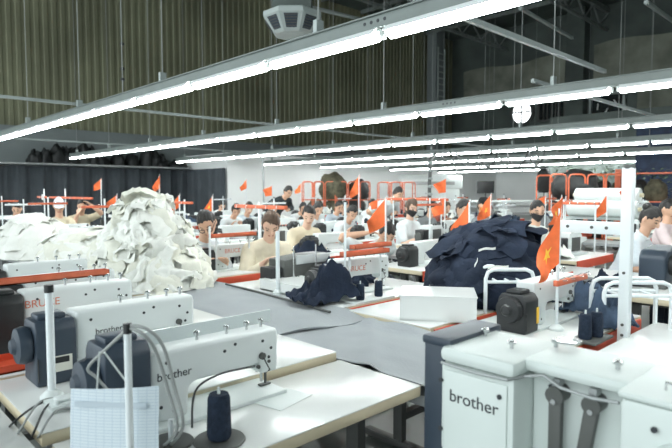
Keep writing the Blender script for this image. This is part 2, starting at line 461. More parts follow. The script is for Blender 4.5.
# --- lockstitch machine: local origin on the table top, needle towards +Y, long back face towards +X
BODY = [(-.235, .012), (-.235, .225), (.235, .225), (.235, .075), (.165, .075), (.15, .112), (-.085, .112), (-.105, .098), (-.112, .012)]
def lockstitch(detail=True, motor='navy', logo='brother', lm=None, tall=1.0, ly=-.055, lz=.168, ls=.052, mh=.19):
    r = empty('sewing_machine'); r['category'] = 'sewing machine'
    W = M['white']
    MB().bx(-.09, .09, -.245, .245, 0, .014, .004).build('bed_plate', M['white2'], r)
    MB().prism([(y, z * tall if z > .02 else z) for y, z in BODY], -.052, .052, 'X', .012, 3).build('arm', W, r)
    m = MB().prism([(-.075, 0), (.075, 0), (.075, mh - .03), (.055, mh), (-.055, mh), (-.075, mh - .03)], -.37, -.236, 'Y', .01)
    m.bx(-.04, .04, -.355, -.26, mh - .004, mh + .018, .008)
    mo = m.build('motor_housing', M[motor], r)
    MB().lathe([(.03, 0), (.062, .004), (.066, .02), (.06, .042), (.03, .048), (.022, .06), (.006, .064)], (0, -.37, mh * .62), 'Y', 28).build('handwheel', M['black'] if motor != 'navy' else M['navy'], r).rotation_euler = (0, 0, 0)
    for o in r.children:
        if o.name.startswith('handwheel'):
            o.data.transform(Matrix.Translation((0, -.37, 0)) @ Matrix.Scale(-1, 4, (0, 1, 0)) @ Matrix.Translation((0, .37, 0)))
            o.data.flip_normals()
    nb = MB().cyl((0, .2, .03), (0, .2, .08), .005, seg=8).build('needle_bar', M['steel'], r)
    m = MB().cyl((.0, .218, .02), (0, .218, .08), .005, seg=8); m.bx(-.008, .012, .19, .235, .015, .021, .002)
    m.build('presser_foot', M['dgrey'], r)
    if detail:
        for y, z in ((-.18, .19), (-.16, .04), (-.2, .06), (.02, .185), (.17, .19), (.205, .16), (.195, .13), (.06, .2)):
            MB().cyl((.05, y, z * tall), (.0535, y, z * tall), .0055, seg=10).build('screw', M['ink'], r)
        for y in (-.05, .06, .14, .2):
            m = MB().cyl((0, y, .222 * tall), (0, y, .25 * tall), .005, seg=8); m.lathe([(.01, 0), (.011, .008), (.006, .012)], (0, y, .243 * tall), 'Z', 10)
            m.build('thread_guide', M['steel'], r)
        m = MB().cyl((.05, .165, .14), (.062, .165, .14), .012, seg=14); m.tube([(.055, .165, .15), (.07, .17, .12), (.065, .19, .09), (.03, .2, .07)], .0025, 6)
        m.cyl((.05, .15, .105), (.058, .15, .105), .007, seg=10); m.cyl((.05, .195, .115), (.056, .195, .115), .006, seg=10)
        m.build('tension_disc', M['dgrey'], r)
        MB().bx(-.03, .045, .225, .2375, .085, .21 * tall, .003).build('face_plate', M['white2'], r)
        MB().bx(-.08, .08, -.366, -.365 + .002, .02, .1).build('vent_panel', M['black'], r)
    if logo:
        text('logo_lettering', logo, ls, lm or M['ink'], r, (.0525, ly, lz * tall), '+X')
    return r

# --- boxy overlock machine on the same local frame
def overlock():
    r = empty('overlock_machine'); r['category'] = 'sewing machine'
    m = MB().bx(-.1, .1, -.2, .2, 0, .03, .006); m.prism([(-.2, .03), (-.2, .25), (.06, .25), (.09, .2), (.2, .19), (.2, .15), (.08, .13), (.06, .03)], -.085, .085, 'X', .01)
    m.build('body', M['white'], r)
    MB().bx(.085, .092, -.16, .03, .05, .2, .003).build('looper_cover', M['dgrey'], r)
    MB().bx(-.07, .07, -.34, -.2, .02, .2, .012).build('motor_housing', M['black'], r)
    for k in range(4): MB().cyl((.07, -.12 + k * .05, .25), (.07, -.12 + k * .05, .275), .012, seg=12).build('tension_knob', M['dgrey'], r)
    MB().lathe([(.03, 0), (.055, .005), (.055, .03), (.02, .04)], (0, -.375, .11), 'Y', 24).build('handwheel', M['dgrey'], r)
    MB().cyl((.02, .17, .02), (.02, .17, .15), .005, seg=8).build('needle_bar', M['steel'], r)
    return r

def table(w, l, name='sewing_table', ztop=.76, legs=True, red=False):
    """top centred on the local origin at floor level; w along X, l along Y"""
    r = empty(name); r['category'] = 'table'
    MB().bx(-w / 2, w / 2, -l / 2, l / 2, ztop - .004, ztop, .0015).build('laminate_top', M['laminate'], r)
    MB().bx(-w / 2, w / 2, -l / 2, l / 2, ztop - .04, ztop - .0045, .003).build('board_edge', M['cream'], r)
    for sy in (-1, 1):
        m = MB(); y = sy * (l / 2 - .12)
        m.bx(-.03, .03, y - .02, y + .02, .05, ztop - .04); m.bx(-w / 2 + .04, w / 2 - .04, y - .025, y + .025, .012, .05, .004)
        m.bx(-w / 2 + .06, w / 2 - .06, y - .02, y + .02, ztop - .07, ztop - .04)
        for sx in (-1, 1): m.cyl((sx * (w / 2 - .07), y, 0), (sx * (w / 2 - .07), y, .014), .02, seg=10)
        m.build('leg', M['dgrey'], r)
    MB().bx(-.02, .02, -l / 2 + .12, l / 2 - .12, .16, .2).build('stretcher', M['dgrey'], r)
    if red:
        MB().bx(w / 2 + .001, w / 2 + .012, -l / 2 + .03, l / 2 - .03, ztop - .085, ztop - .012, .003).build('apron', M['red'], r)
    return r

def stand(h=.62, cross=.5, orange=True, cap=True, cy=0.0, zc=None, rad=.011):
    r = empty('thread_stand'); r['category'] = 'thread stand'
    MB().lathe([(.035, 0), (.035, .012), (.016, .03)], (0, 0, 0), 'Z', 16).build('base', M['white2'], r)
    MB().cyl((0, 0, .02), (0, 0, h), rad, seg=14).build('pole', M['pole'], r)
    if cap: MB().cyl((0, 0, h - .004), (0, 0, h + .02), rad * 1.15, seg=14).build('cap', M['black'], r)
    if cross:
        z = zc if zc else h * .85
        MB().bx(-.013, .013, cy - cross / 2, cy + cross / 2, z - .014, z + .014, .003).build('cross_bar', M['orange'] if orange else M['pole'], r)
        for s in (-.4, -.15, .15, .4): MB().tube([(0, cy + cross * s, z + .01), (.03, cy + cross * s, z + .03), (.04, cy + cross * s, z + .015), (.02, cy + cross * s, z + .012)], .003, 5).build('thread_hook', M['steel'], r)
    return r

def cone(h=.14, r0=.033, r1=.026, m='thread'):
    r = empty('thread_cone'); r['category'] = 'thread cone'
    MB().lathe([(r0 * .9, 0), (r0, .01), (r0, .02), (r1, h - .012), (r1 * .85, h)], (0, 0, 0), 'Z', 24).build('thread', M[m], r)
    MB().lathe([(.0045, 0), (.004, .018)], (0, 0, h), 'Z', 12).build('core_tip', M['white2'], r)
    return r

def stool():
    r = empty('work_stool'); r['category'] = 'stool'
    MB().bx(-.17, .17, -.17, .17, .42, .46, .012).build('seat', M['dgrey'], r)
    for sx in (-1, 1):
        for sy in (-1, 1): MB().cyl((sx * .17, sy * .17, 0), (sx * .14, sy * .14, .425), .012, seg=8).build('leg', M['grey'], r)
    m = MB()
    for s in (-1, 1):
        m.cyl((s * .157, -.157, .18), (s * .157, .157, .18), .008, seg=6); m.cyl((-.157, s * .157, .18), (.157, s * .157, .18), .008, seg=6)
    m.build('stretcher', M['grey'], r)
    return r

def star(r, z=0):
    p = []
    for k in range(10):
        a = PI / 2 + k * PI / 5; q = r if k % 2 == 0 else r * .4
        p.append((q * math.cos(a), q * math.sin(a)))
    return p
def flag(size=.24, droop=.6, seed=0, starred=True):
    """cloth hanging from the top of its stick (local origin = stick top); pulled towards -Y and down"""
    r = empty('flag'); r['category'] = 'flag'
    rnd = random.Random(seed); ph = rnd.uniform(0, 6); L = size * 1.15; Hh = size
    def fn(u, v, off=0):
        # u along the fly, v along the hoist (0 top)
        a = droop * 1.35
        dx = u * L * math.cos(a); dz = -u * L * math.sin(a) * (1 - .25 * v)
        wv = .18 * size * u * math.sin(5.5 * u + 2.5 * v + ph) * (.4 + u)
        return Vector((wv + off + .012, -dx * (1 - .2 * v), -v * Hh * (1 - .15 * u) + dz * (1 - .3 * v) - .005))
    MB().sheet(fn, 14, 10, .0025).build('cloth', M['flag'], r, smooth=70)
    if starred:
        b = bmesh.new(); vs = []
        for (x, y) in star(.2):
            p = fn(.5 + x, .5 - y, .004); vs.append(b.verts.new(p))
        c = b.verts.new(fn(.5, .5, .006))
        for i in range(10): b.faces.new((vs[i], vs[(i + 1) % 10], c))
        d = MB(); d._merge(b)
        o = d.build('star', M['yellow'], r, smooth=0)
    MB().cyl((0, 0, -Hh * 1.3), (0, 0, .015), .004, seg=6).build('stick', M['pole'], r)
    return r

# --- cloth: a crumpled piece, and a heap of them
def crumple(name, m, L, W, seed, hgt=.05, loc=(0, 0, 0), rz=0, n=18):
    """one garment dropped on a flat top: lies on local z=0"""
    k = seed * 13.7
    def fn(u, v):
        x = (u - .5) * L; y = (v - .5) * W
        e = min(u, 1 - u, v, 1 - v) * 4; e = min(1, e)
        p = Vector((x * 7 / max(L, .3) * .5, y * 7 / max(W, .3) * .5, k))
        f = abs(noise.noise(p * 1.0)) * 1.6 + .7 * abs(noise.noise(p * 2.3)) + .25 * noise.noise(p * 5)
        z = .008 + hgt * (.35 + .65 * e) * max(0.02, f * .9 + .25 * e)
        x += .08 * L * noise.noise(p + Vector((5, 0, 0))); y += .12 * W * noise.noise(p + Vector((0, 9, 0)))
        return Vector((x, y, z))
    o = MB().sheet(fn, n, n, .006).build(name, m, smooth=60)
    o.location = loc; o.rotation_euler = (0, 0, rz)
    return o

def heap(name, m, rx, ry, h, seed, sheets=60, m2=None, size=(.22, .36), power=1.0, rough=.2, lie=.025, amp=.03, long=1.0):
    """a heap of many cloth pieces too jumbled to count: one object, base on local z=0"""
    rnd = random.Random(seed)
    def hz(x, y):
        d = ((abs(x) / rx) ** 2 + (abs(y) / ry) ** 2) ** 1.15
        b = max(0.0, 1 - d) ** power
        q = Vector((x * 4 + seed, y * 4, 0))
        return max(0, h * b * (1 + rough * 1.4 * noise.noise(q) + rough * .8 * noise.noise(q * 2.2)))
    A = MB()
    def base(u, v):
        a = u * 2 * PI; r = v ** .6
        x = rx * r * math.cos(a); y = ry * r * math.sin(a)
        q = Vector((x * 9, y * 9, seed))
        return Vector((x, y, max(0.004 if v < 1 else 0, hz(x, y) * .96 + h * .05 * abs(noise.noise(q)) * (1 - v))))
    A.grid(base, 56, 26)
    B = MB()
    for s in range(sheets):
        a = rnd.uniform(0, 2 * PI); r = math.sqrt(rnd.random()) * .98
        cx = rx * r * math.cos(a); cy = ry * r * math.sin(a)
        e_ = .03; gx = (hz(cx + e_, cy) - hz(cx - e_, cy)) / (2 * e_); gy = (hz(cx, cy + e_) - hz(cx, cy - e_)) / (2 * e_)
        n = Vector((-gx, -gy, 1)).normalized()
        n = (n + Vector((0, 0, .35))).normalized()
        ang = rnd.uniform(0, 2 * PI)
        t1 = Vector((math.cos(ang), math.sin(ang), 0)); t1 = (t1 - n * t1.dot(n)).normalized(); t2 = n.cross(t1)
        L = rnd.uniform(*size) * long; W = rnd.uniform(*size) * rnd.uniform(.55, .9)
        C = Vector((cx, cy, hz(cx, cy))) + n * rnd.uniform(.0, lie)
        fq = rnd.uniform(9, 20); k = s * 3.17; am = amp * rnd.uniform(.6, 1.4); cu = rnd.uniform(.5, 1.6); tw = rnd.uniform(-.6, .6)
        def fn(u, v):
            x = (u - .5) * L * (1 - .3 * abs(v - .5) + .3 * noise.noise(Vector((v * 2, k, 1)))); y = (v - .5) * W * (1 + .4 * noise.noise(Vector((u * 2, k, 2))))
            rad = ((u - .5) ** 2 + (v - .5) ** 2) * 4
            w1 = noise.noise(Vector((x * fq * .5, y * fq, k)))
            z = am * (1.2 * (1 - 2 * abs(w1)) + .6 * math.sin(y * fq * 2.2 + tw * x * 12 + k + 2 * w1)) + .4 * am * noise.noise(Vector((x * 26, y * 26, k)))
            z -= cu * rad * .35 * (L + W) * .25 * (.5 + .5 * (1 - n.z) + .25)
            P = C + t1 * x + t2 * y + n * z
            # lie on the heap where it would sink in, rest on the table at the foot
            P.z = max(P.z, hz(P.x, P.y) * .97 + .003 * math.sin(k + u * 5), .004)
            return P
        (B if (m2 and rnd.random() < .3) else A).sheet(fn, 14, 11, .004)
    o = A.build(name, m, smooth=75)
    o['kind'] = 'stuff'
    if m2 and len(B.bm.verts):
        B.build('off_white_pieces', m2, o, smooth=75)['kind'] = 'stuff'
    return o

# ================================================================ PEOPLE
DG = bpy.context.evaluated_depsgraph_get
def evaluated(me, mods):
    o = bpy.data.objects.new('t', me); COL.objects.link(o)
    for kind, props in mods:
        md = o.modifiers.new(kind, kind)
        for k, v in props.items(): setattr(md, k, v)
    dg = DG(); dg.update()
    out = bpy.data.meshes.new_from_object(o.evaluated_get(dg))
    bpy.data.objects.remove(o)
    return out
def limb(bm, pts, seg=14):
    """closed tapering tube with rounded ends; a radius may be (across, deep)"""
    P = [Vector(p) for p, r in pts]; Q = [Vector(r if isinstance(r, tuple) else (r, r)) if isinstance(r, tuple) else Vector((r, r)) for p, r in pts]
    C = []; D = []; n = len(P)
    for i in range(n - 1):
        for k in range(4):
            t = k / 4
            p0, p1_, p2_, p3_ = P[max(i - 1, 0)], P[i], P[i + 1], P[min(i + 2, n - 1)]
            lin = p1_.lerp(p2_, t)
            cat = .5 * ((2 * p1_) + (p2_ - p0) * t + (2 * p0 - 5 * p1_ + 4 * p2_ - p3_) * t * t + (3 * p1_ - p0 - 3 * p2_ + p3_) * t ** 3)
            C.append(lin.lerp(cat, .6)); D.append(Q[i].lerp(Q[i + 1], t * t * (3 - 2 * t)))
    C.append(P[-1]); D.append(Q[-1])
    t0 = (C[0] - C[1]).normalized(); t1 = (C[-1] - C[-2]).normalized()
    pre = [(C[0] + t0 * min(D[0]) * s, D[0] * c) for s, c in ((.92, .38), (.7, .71), (.38, .92))]
    post = [(C[-1] + t1 * min(D[-1]) * s, D[-1] * c) for s, c in ((.38, .92), (.7, .71), (.92, .38))]
    C = [p for p, d in pre] + C + [p for p, d in post]; D = [d for p, d in pre] + D + [d for p, d in post]
    rings = []
    for i, c in enumerate(C):
        t = (C[min(i + 1, len(C) - 1)] - C[max(i - 1, 0)]).normalized()
        y = Vector((0, 1, 0))
        u = y - t * y.dot(t)
        if u.length < .25: u = Vector((1, 0, 0)) - t * t.x
        u.normalize(); v = t.cross(u)
        rings.append([bm.verts.new(c + u * D[i].x * math.cos(k * 2 * PI / seg) + v * D[i].y * math.sin(k * 2 * PI / seg)) for k in range(seg)])
    for A, B in zip(rings, rings[1:]):
        for k in range(seg): bm.faces.new((A[k], A[(k + 1) % seg], B[(k + 1) % seg], B[k]))
    bm.faces.new(rings[0][::-1]); bm.faces.new(rings[-1])
def fuse(bm, vox, it=4):
    me = bpy.data.meshes.new('f'); bm.to_mesh(me); bm.free()
    out = evaluated(me, [('REMESH', dict(mode='VOXEL', voxel_size=vox, use_smooth_shade=True)), ('SMOOTH', dict(factor=.5, iterations=it))])
    bpy.data.meshes.remove(me); return out
def head_point(d, k=1.0):
    x, y, z = d
    px_ = .098 * x; py = .076 * y; pz = .122 * z
    if z < 0:
        py *= 1 - .30 * (-z) ** 1.2
        if x > 0: px_ *= 1 - .05 * (-z); px_ += .016 * math.exp(-((z + .85) / .22) ** 2) * max(0, x + .2)
        else: px_ *= 1 - .25 * (-z)
    if x > .2 and k == 1.0:
        for s in (-1, 1): px_ -= .010 * math.exp(-(((y - s * .42) / .2) ** 2 + ((z - .08) / .14) ** 2))
        px_ += .006 * math.exp(-((y / .25) ** 2 + ((z + .5) / .1) ** 2))
    return Vector((px_ * k, py * k, pz * k))
def sphere_bm(nu, nv, f):
    b = bmesh.new(); bmesh.ops.create_uvsphere(b, u_segments=nu, v_segments=nv, radius=1)
    for v in b.verts: v.co = f(v.co.normalized())
    return b
def ik(a, t, l1, l2, pole):
    d = t - a; L = min(d.length, (l1 + l2) * .995); u = d.normalized(); t = a + u * L
    c = (l1 * l1 + L * L - l2 * l2) / (2 * L); h = math.sqrt(max(0, l1 * l1 - c * c))
    p = (pole - u * pole.dot(u)).normalized()
    return a + u * c + p * h, t
def person(lab, pos, z_head, yaw=0, pose='sit', col=(.7, .72, .72), hair='short', hcol='hair', mask=False, pitch=.5, turn=0, tilt=0, vox=.0095, hands=None, pants=(.02, .025, .035), tone=0, scale=.97, sleeves='short', glasses=False, curl=.5, apron=None, collar=False):
    """pos = (x,y) of the head centre in the world; the pelvis is placed to match"""
    zs = .47 if pose == 'sit' else .90
    tors = .72 * scale
    pel = Vector((0, 0, zs + .06))
    lean = math.acos(max(.62, min(.995, (z_head - pel.z) / tors)))
    sl, cl = math.sin(lean), math.cos(lean)
    up = Vector((sl, 0, cl)); fwd = Vector((cl, 0, -sl))
    sp = pel + up * .18 * scale; cst = pel + up * .36 * scale; nb = pel + up * .50 * scale
    nk = pel + up * .56 * scale + Vector((.01, 0, 0)); hc = pel + up * tors
    # head frame
    hm = Matrix.Rotation(turn, 3, 'Z') @ Matrix.Rotation(pitch, 3, 'Y') @ Matrix.Rotation(tilt, 3, 'X')
    ht = nk + (hc - nk) * .35 if pose else nk
    if hands is None:
        hands = (Vector((.42, .10, .82)), Vector((.40, -.12, .82))) if pose == 'sit' else (pel + Vector((.34, .16, .12)), pel + Vector((.30, -.18, .06)))
    bm = bmesh.new(); k_ = scale
    hd = nk + (hc - nk) * .7
    torso = [(pel - up * .03, (.155, .115)), (pel + up * .03, (.16, .118)), (sp, (.14, .102)), (cst, (.16, .112)), (nb - up * .04, (.135, .088)), (nb + up * .02, (.07, .06))]
    limb(bm, torso); limb(bm, [(nb - up * .03, .062), (nk, .053), (hd, .05)])
    SHO = [nb - up * .045 + Vector((0, s * .165 * k_, 0)) for s in (1, -1)]
    girdle = [(SHO[0], .055), (nb - up * .025, .072), (SHO[1], .055)]
    limb(bm, girdle)
    arms = []; legs = []
    for i, s in enumerate((1, -1)):
        sh = SHO[i]
        el, wr = ik(sh, Vector(hands[i]), .29 * k_, .25 * k_, Vector((-.35, s * .55, -1)))
        arms.append((sh, el, wr))
        d = (wr - el).normalized(); side = Vector((0, 0, 1)).cross(d)
        side = side.normalized() if side.length > .1 else Vector((0, 1, 0))
        nrm = d.cross(side) * -1
        if nrm.z < 0: nrm = -nrm
        pm = wr + d * .055
        limb(bm, [(sh, .056), (sh.lerp(el, .4), .05), (el, .041), (el.lerp(wr, .3), .042), (wr, .028)])
        fr = max(.0095, vox * 1.02)
        for o in (-.024, -.008, .008, .024): limb(bm, [(wr, .02), (wr + d * .04 + side * o, .019), (pm + side * o * 1.15 + d * .02, .0155)], 10)
        for q in range(4):
            o = (q - 1.5) * .0225; ln = (.064, .076, .070, .054)[q]
            k0 = pm + side * o + d * .022
            k1 = k0 + (d - nrm * curl * .5).normalized() * ln * .5; k2 = k1 + (d - nrm * curl * 1.5).normalized() * ln * .5
            limb(bm, [(k0 - d * .02, fr), (k0, fr), (k1, fr * .95), (k2, fr * .85)], 8)
        ts = -s
        k0 = wr + d * .03 + side * ts * .028; k1 = k0 + (d + side * ts * .9).normalized() * .035; k2 = k1 + (d + side * ts * .2 - nrm * .3).normalized() * .03
        limb(bm, [(wr + d * .015, .016), (k0, .015), (k1, fr * 1.1), (k2, fr * .95)], 8)
        hp_ = pel + Vector((0, s * .085, -.025))
        if pose == 'sit': kn = Vector((.42 * k_, s * .13, zs + .02)); an = Vector((.40, s * .13, .09)); toe = Vector((.54, s * .14, .045))
        else: kn = Vector((.03, s * .10, .49)); an = Vector((-.01, s * .10, .09)); toe = Vector((.13, s * .12, .045))
        legs.append((hp_, kn, an, toe))
        limb(bm, [(hp_, .088), (hp_.lerp(kn, .5), .075), (kn, .058), (kn.lerp(an, .35), .055), (an, .038)]); limb(bm, [(an, .038), (toe, .036)])
    def add(b, mx):
        bmesh.ops.transform(b, matrix=mx, verts=b.verts); me = bpy.data.meshes.new('t'); b.to_mesh(me); b.free(); bm.from_mesh(me); bpy.data.meshes.remove(me)
    HM = Matrix.Translation(hc) @ hm.to_4x4()
    add(sphere_bm(36, 24, head_point), HM)
    add(sphere_bm(12, 8, lambda d: Vector((.100 + .018 * d.x - .008 * d.z, .012 * d.y * (1.15 - .5 * d.z), -.012 + .030 * d.z))), HM)
    for s in (-1, 1): add(sphere_bm(12, 8, lambda d: Vector((-.008 + .018 * d.x, s * .077 + .011 * d.y, -.005 + .032 * d.z))), HM)
    out = fuse(bm, vox, 3)
    bb = bmesh.new(); bb.from_mesh(out); seen = set(); best = []
    for v0 in bb.verts:
        if v0 in seen: continue
        st = [v0]; seen.add(v0); isl = [v0]
        while st:
            v = st.pop()
            for e in v.link_edges:
                q = e.other_vert(v)
                if q not in seen: seen.add(q); st.append(q); isl.append(q)
        if len(isl) > len(best): best = isl
    bs = set(best)
    bmesh.ops.delete(bb, geom=[v for v in bb.verts if v not in bs], context='VERTS'); bb.to_mesh(out); bb.free()
    out.name = 'body'; out.materials.clear()
    for mm in (SKINS[tone], M['eye'], M['hair'], M['lip']): out.materials.append(mm)
    inv = HM.inverted()
    for p in out.polygons:
        c = inv @ p.center; k = 0
        if .055 < c.x < .135 and abs(c.y) < .06 and -.1 < c.z < .06:
            ay = abs(c.y)
            if ((ay - .032) / .014) ** 2 + ((c.z - .006) / .0065) ** 2 < 1: k = 1
            elif abs(ay - .034) < .018 and abs(c.z - .034 + .08 * abs(ay - .03)) < .0038: k = 2
            elif abs(c.y) < .024 and abs(c.z + .058) < .008: k = 3
        p.material_index = k; p.use_smooth = True
    # world placement
    cy_, sy_ = math.cos(yaw), math.sin(yaw)
    hx, hy = hc.x * cy_ - hc.y * sy_, hc.x * sy_ + hc.y * cy_
    root = empty('person', (pos[0] - hx, pos[1] - hy, 0), yaw, lab, 'person')
    def link(name, me, m=None, parent=root):
        if m: me.materials.clear(); me.materials.append(m)
        for p in me.polygons: p.use_smooth = True
        me.name = name; o = bpy.data.objects.new(name, me); COL.objects.link(o); o.parent = parent; return o
    link('body', out)
    # shirt
    g = .014
    sb_ = bmesh.new()
    limb(sb_, [(pel - up * .08, (.172, .135))] + [(p, (r[0] + g, r[1] + g)) for p, r in torso[:5]] + [(nb + up * .012, (.076, .066))])
    limb(sb_, [(p, r + g * .9) for p, r in girdle])
    for sh, el, wr in arms:
        if sleeves == 'short': limb(sb_, [(sh, .07), (sh.lerp(el, .4), .066), (sh.lerp(el, .72), .064)])
        else: limb(sb_, [(sh, .07), (sh.lerp(el, .5), .062), (el, .057), (el.lerp(wr, .5), .05), (el.lerp(wr, .86), .041)])
    sm = fuse(sb_, .013, 3)
    def wr_(me, amt=.012, sc=9):
        for v in me.vertices:
            n_ = noise.noise(v.co * sc + Vector((pos[0], pos[1], 0))) + .5 * abs(noise.noise(v.co * sc * 2.3))
            v.co += v.normal * amt * n_
    wr_(sm)
    shm = link('shirt', sm, shirt(col))
    if collar:
        c0 = nk + up * -.02; pts = [c0 + fwd * (.062 * math.cos(a)) + Vector((0, .068 * math.sin(a), 0)) - up * (.02 * math.cos(a)) for a in [k * 2 * PI / 14 for k in range(14)]]
        MB().tube(pts, .016, 6, True).build('collar', shirt(collar if isinstance(collar, tuple) else col), shm)
    tb_ = bmesh.new()
    limb(tb_, [(pel - up * .05, (.165, .125)), (pel + up * .02, (.168, .126))])
    for hp_, kn, an, toe in legs: limb(tb_, [(hp_, .102), (hp_.lerp(kn, .5), .09), (kn, .074), (kn.lerp(an, .5), .066), (an + (kn - an) * .06, .058)])
    link('trousers', fuse(tb_, .016, 3), shirt(pants))
    for hp_, kn, an, toe in legs:
        MB().ball(toe * .6 + an * .4 + Vector((0, 0, -.012)), .1, (1.05, .48, .46), 14).build('shoe', M['black'], root)
    # hair
    def hf(d): return head_point(d, 1.075 if hair != 'cap' else 1.12) + Vector((-.004, 0, .006))
    def keep(c):
        if hair == 'cap': return c.z > .035 + .0 * c.x
        part = .016 * noise.noise(Vector((c.y * 40, pos[0] * 3, 1))) - .012 * math.sin(c.y * 30 + pos[0] * 5)
        if c.x > .045: return c.z > .078 + part - .5 * max(0, abs(c.y) - .035)
        if hair in ('long', 'bob'): return c.z > -.10 or c.x < -.02
        if c.x > .012: return c.z > .028
        if c.x > -.03: return c.z > -.012
        return c.z > -.075
    b = sphere_bm(36, 26, hf)
    bmesh.ops.delete(b, geom=[f for f in b.faces if not keep(f.calc_center_median())], context='FACES')
    me = bpy.data.meshes.new('t'); b.to_mesh(me); b.free()
    hm_ = evaluated(me, [('SOLIDIFY', dict(thickness=.014, offset=-1)), ('SUBSURF', dict(levels=1))]); bpy.data.meshes.remove(me)
    for v in hm_.vertices: v.co += v.co.normalized() * (.007 * noise.noise(Vector((v.co.x * 25, v.co.y * 80, v.co.z * 25))) + .010 * noise.noise(v.co * 16 + Vector((pos[0], 0, 0))))
    hb = bmesh.new(); hb.from_mesh(hm_)
    def ball_into(c, r, sc):
        q = bmesh.new(); bmesh.ops.create_uvsphere(q, u_segments=14, v_segments=10, radius=r); bmesh.ops.transform(q, matrix=Matrix.Translation(c) @ Matrix.Diagonal((*sc, 1)), verts=q.verts)
        t_ = bpy.data.meshes.new('t'); q.to_mesh(t_); q.free(); hb.from_mesh(t_); bpy.data.meshes.remove(t_)
    if hair == 'bun': ball_into((-.085, 0, .085), .048, (1, 1.1, .9))
    if hair in ('tail',): ball_into((-.115, 0, -.03), .04, (.75, .8, 2.2))
    if hair == 'long': ball_into((-.09, 0, -.10), .06, (.7, 1.1, 1.8))
    hb.transform(HM); hb.to_mesh(hm_); hb.free()
    if hair == 'cap':
        link('cap', hm_, shirt(hcol if isinstance(hcol, tuple) else (.6, .63, .65)))
        q = bmesh.new(); bmesh.ops.create_uvsphere(q, u_segments=16, v_segments=8, radius=.07)
        bmesh.ops.transform(q, matrix=HM @ Matrix.Translation((.095, 0, .045)) @ Matrix.Diagonal((.9, 1, .1, 1)), verts=q.verts)
        t_ = bpy.data.meshes.new('cap_brim'); q.to_mesh(t_); q.free(); link('cap_brim', t_, shirt(hcol if isinstance(hcol, tuple) else (.6, .63, .65)))
        b = sphere_bm(30, 20, lambda d: head_point(d, 1.07)); bmesh.ops.delete(b, geom=[f for f in b.faces if not (f.calc_center_median().x < -.005 and -.07 < f.calc_center_median().z < .06)], context='FACES')
        b.transform(HM); t_ = bpy.data.meshes.new('hair'); b.to_mesh(t_); b.free(); link('hair', t_, M['hair'])
    else: link('hair', hm_, M[hcol])
    if mask:
        b = sphere_bm(36, 26, lambda d: head_point(d, 1.09) + Vector((.008 * max(0, d.x) + .024 * math.exp(-((d.y / .3) ** 2 + ((d.z + .12) / .28) ** 2)) * max(0, d.x), 0, 0)))
        bmesh.ops.delete(b, geom=[f for f in b.faces if not (f.calc_center_median().x > .012 and -.115 < f.calc_center_median().z < -.006 - .25 * max(0, .06 - f.calc_center_median().x))], context='FACES')
        me = bpy.data.meshes.new('t'); b.to_mesh(me); b.free()
        o = evaluated(me, [('SOLIDIFY', dict(thickness=.006, offset=-1))]); bpy.data.meshes.remove(me); o.transform(HM)
        link('face_mask', o, M['mask'] if mask is True else shirt(mask))
    if glasses:
        m = MB()
        for s in (-1, 1):
            m.tube([HM @ Vector((.104 - .02 * abs(math.cos(a)) * .5, s * .034 + .024 * math.cos(a), .006 + .018 * math.sin(a))) for a in [k * 2 * PI / 16 for k in range(16)]], .0035, 6, True)
            m.tube([HM @ Vector((.09, s * .06, .01)), HM @ Vector((.0, s * .083, .01))], .003, 6)
        m.build('glasses', M['black'], root)
    return root, lean
# ========================================================== LINE 1, NEAR SIDE
# empty tables and parked machines beside the grey trough
def put(o, loc, rz=0, label=None, cat=None, group=None):
    o.location = loc; o.rotation_euler = (0, 0, rz); return tag(o, label, cat, group)

def at(name, o): return o
put(table(.42, 1.11, ztop=.75), (-1.41, 1.015, 0), 0, 'white topped sewing table nearest the camera with a dark thread cone on it')
put(table(.57, 1.13, ztop=.78), (-1.925, 1.005, 0), 0, 'white topped sewing table with cream edge carrying the second parked machine', 'table')
put(table(.58, 1.13, ztop=.78, red=True), (-2.53, 1.005, 0), 0, 'white topped sewing table with a red apron strip behind the second parked machine')
put(table(.56, 1.13, ztop=.78), (-3.13, 1.005, 0), 0, 'white topped sewing table under the fourth parked machine at the left edge')
put(table(.56, 1.13, ztop=.78), (-3.75, 1.005, 0), 0, 'white topped sewing table beside the tall white cloth heap')
put(table(.9, 1.1, ztop=.76), (-1.95, -.135, 0), 0, 'white topped table cut off by the bottom left corner of the photo')

m3 = lockstitch(ly=-.155, lz=.15, ls=.036, mh=.275); put(m3, (-1.565, .93, .75), 0, 'white lockstitch machine in front with navy motor, needle over the nearest white table', 'sewing machine')
m2 = lockstitch(tall=1.07, ly=-.115, lz=.145, ls=.032, mh=.225); put(m2, (-2.1, .905, .78), 0, 'white lockstitch machine with large navy motor and warning label, second from the front at left', 'sewing machine')
o = MB().bx(.0755, .077, -.335, -.255, .045, .10).build('warning_label', M['label'], m2); MB().bx(.0768, .0775, -.325, -.265, .075, .096).build('label_print', M['black'], o)
m1 = lockstitch(logo='BRUCE', lm=M['inkred'], motor='black', tall=1.1, ly=-.16, lz=.172, ls=.046, mh=.24); put(m1, (-2.62, .87, .78), 0, 'white machine with red lettering and a black motor behind the second parked machine', 'sewing machine')
m0 = lockstitch(logo=None, motor='black'); put(m0, (-3.2, 1.02, .78), 0, 'white lockstitch machine without lettering, fourth from the front at left', 'sewing machine')
m01 = lockstitch(logo=None, motor='black'); put(m01, (-3.8, 1.08, .78), 0, 'white lockstitch machine at left just before the white cloth heaps', 'sewing machine')
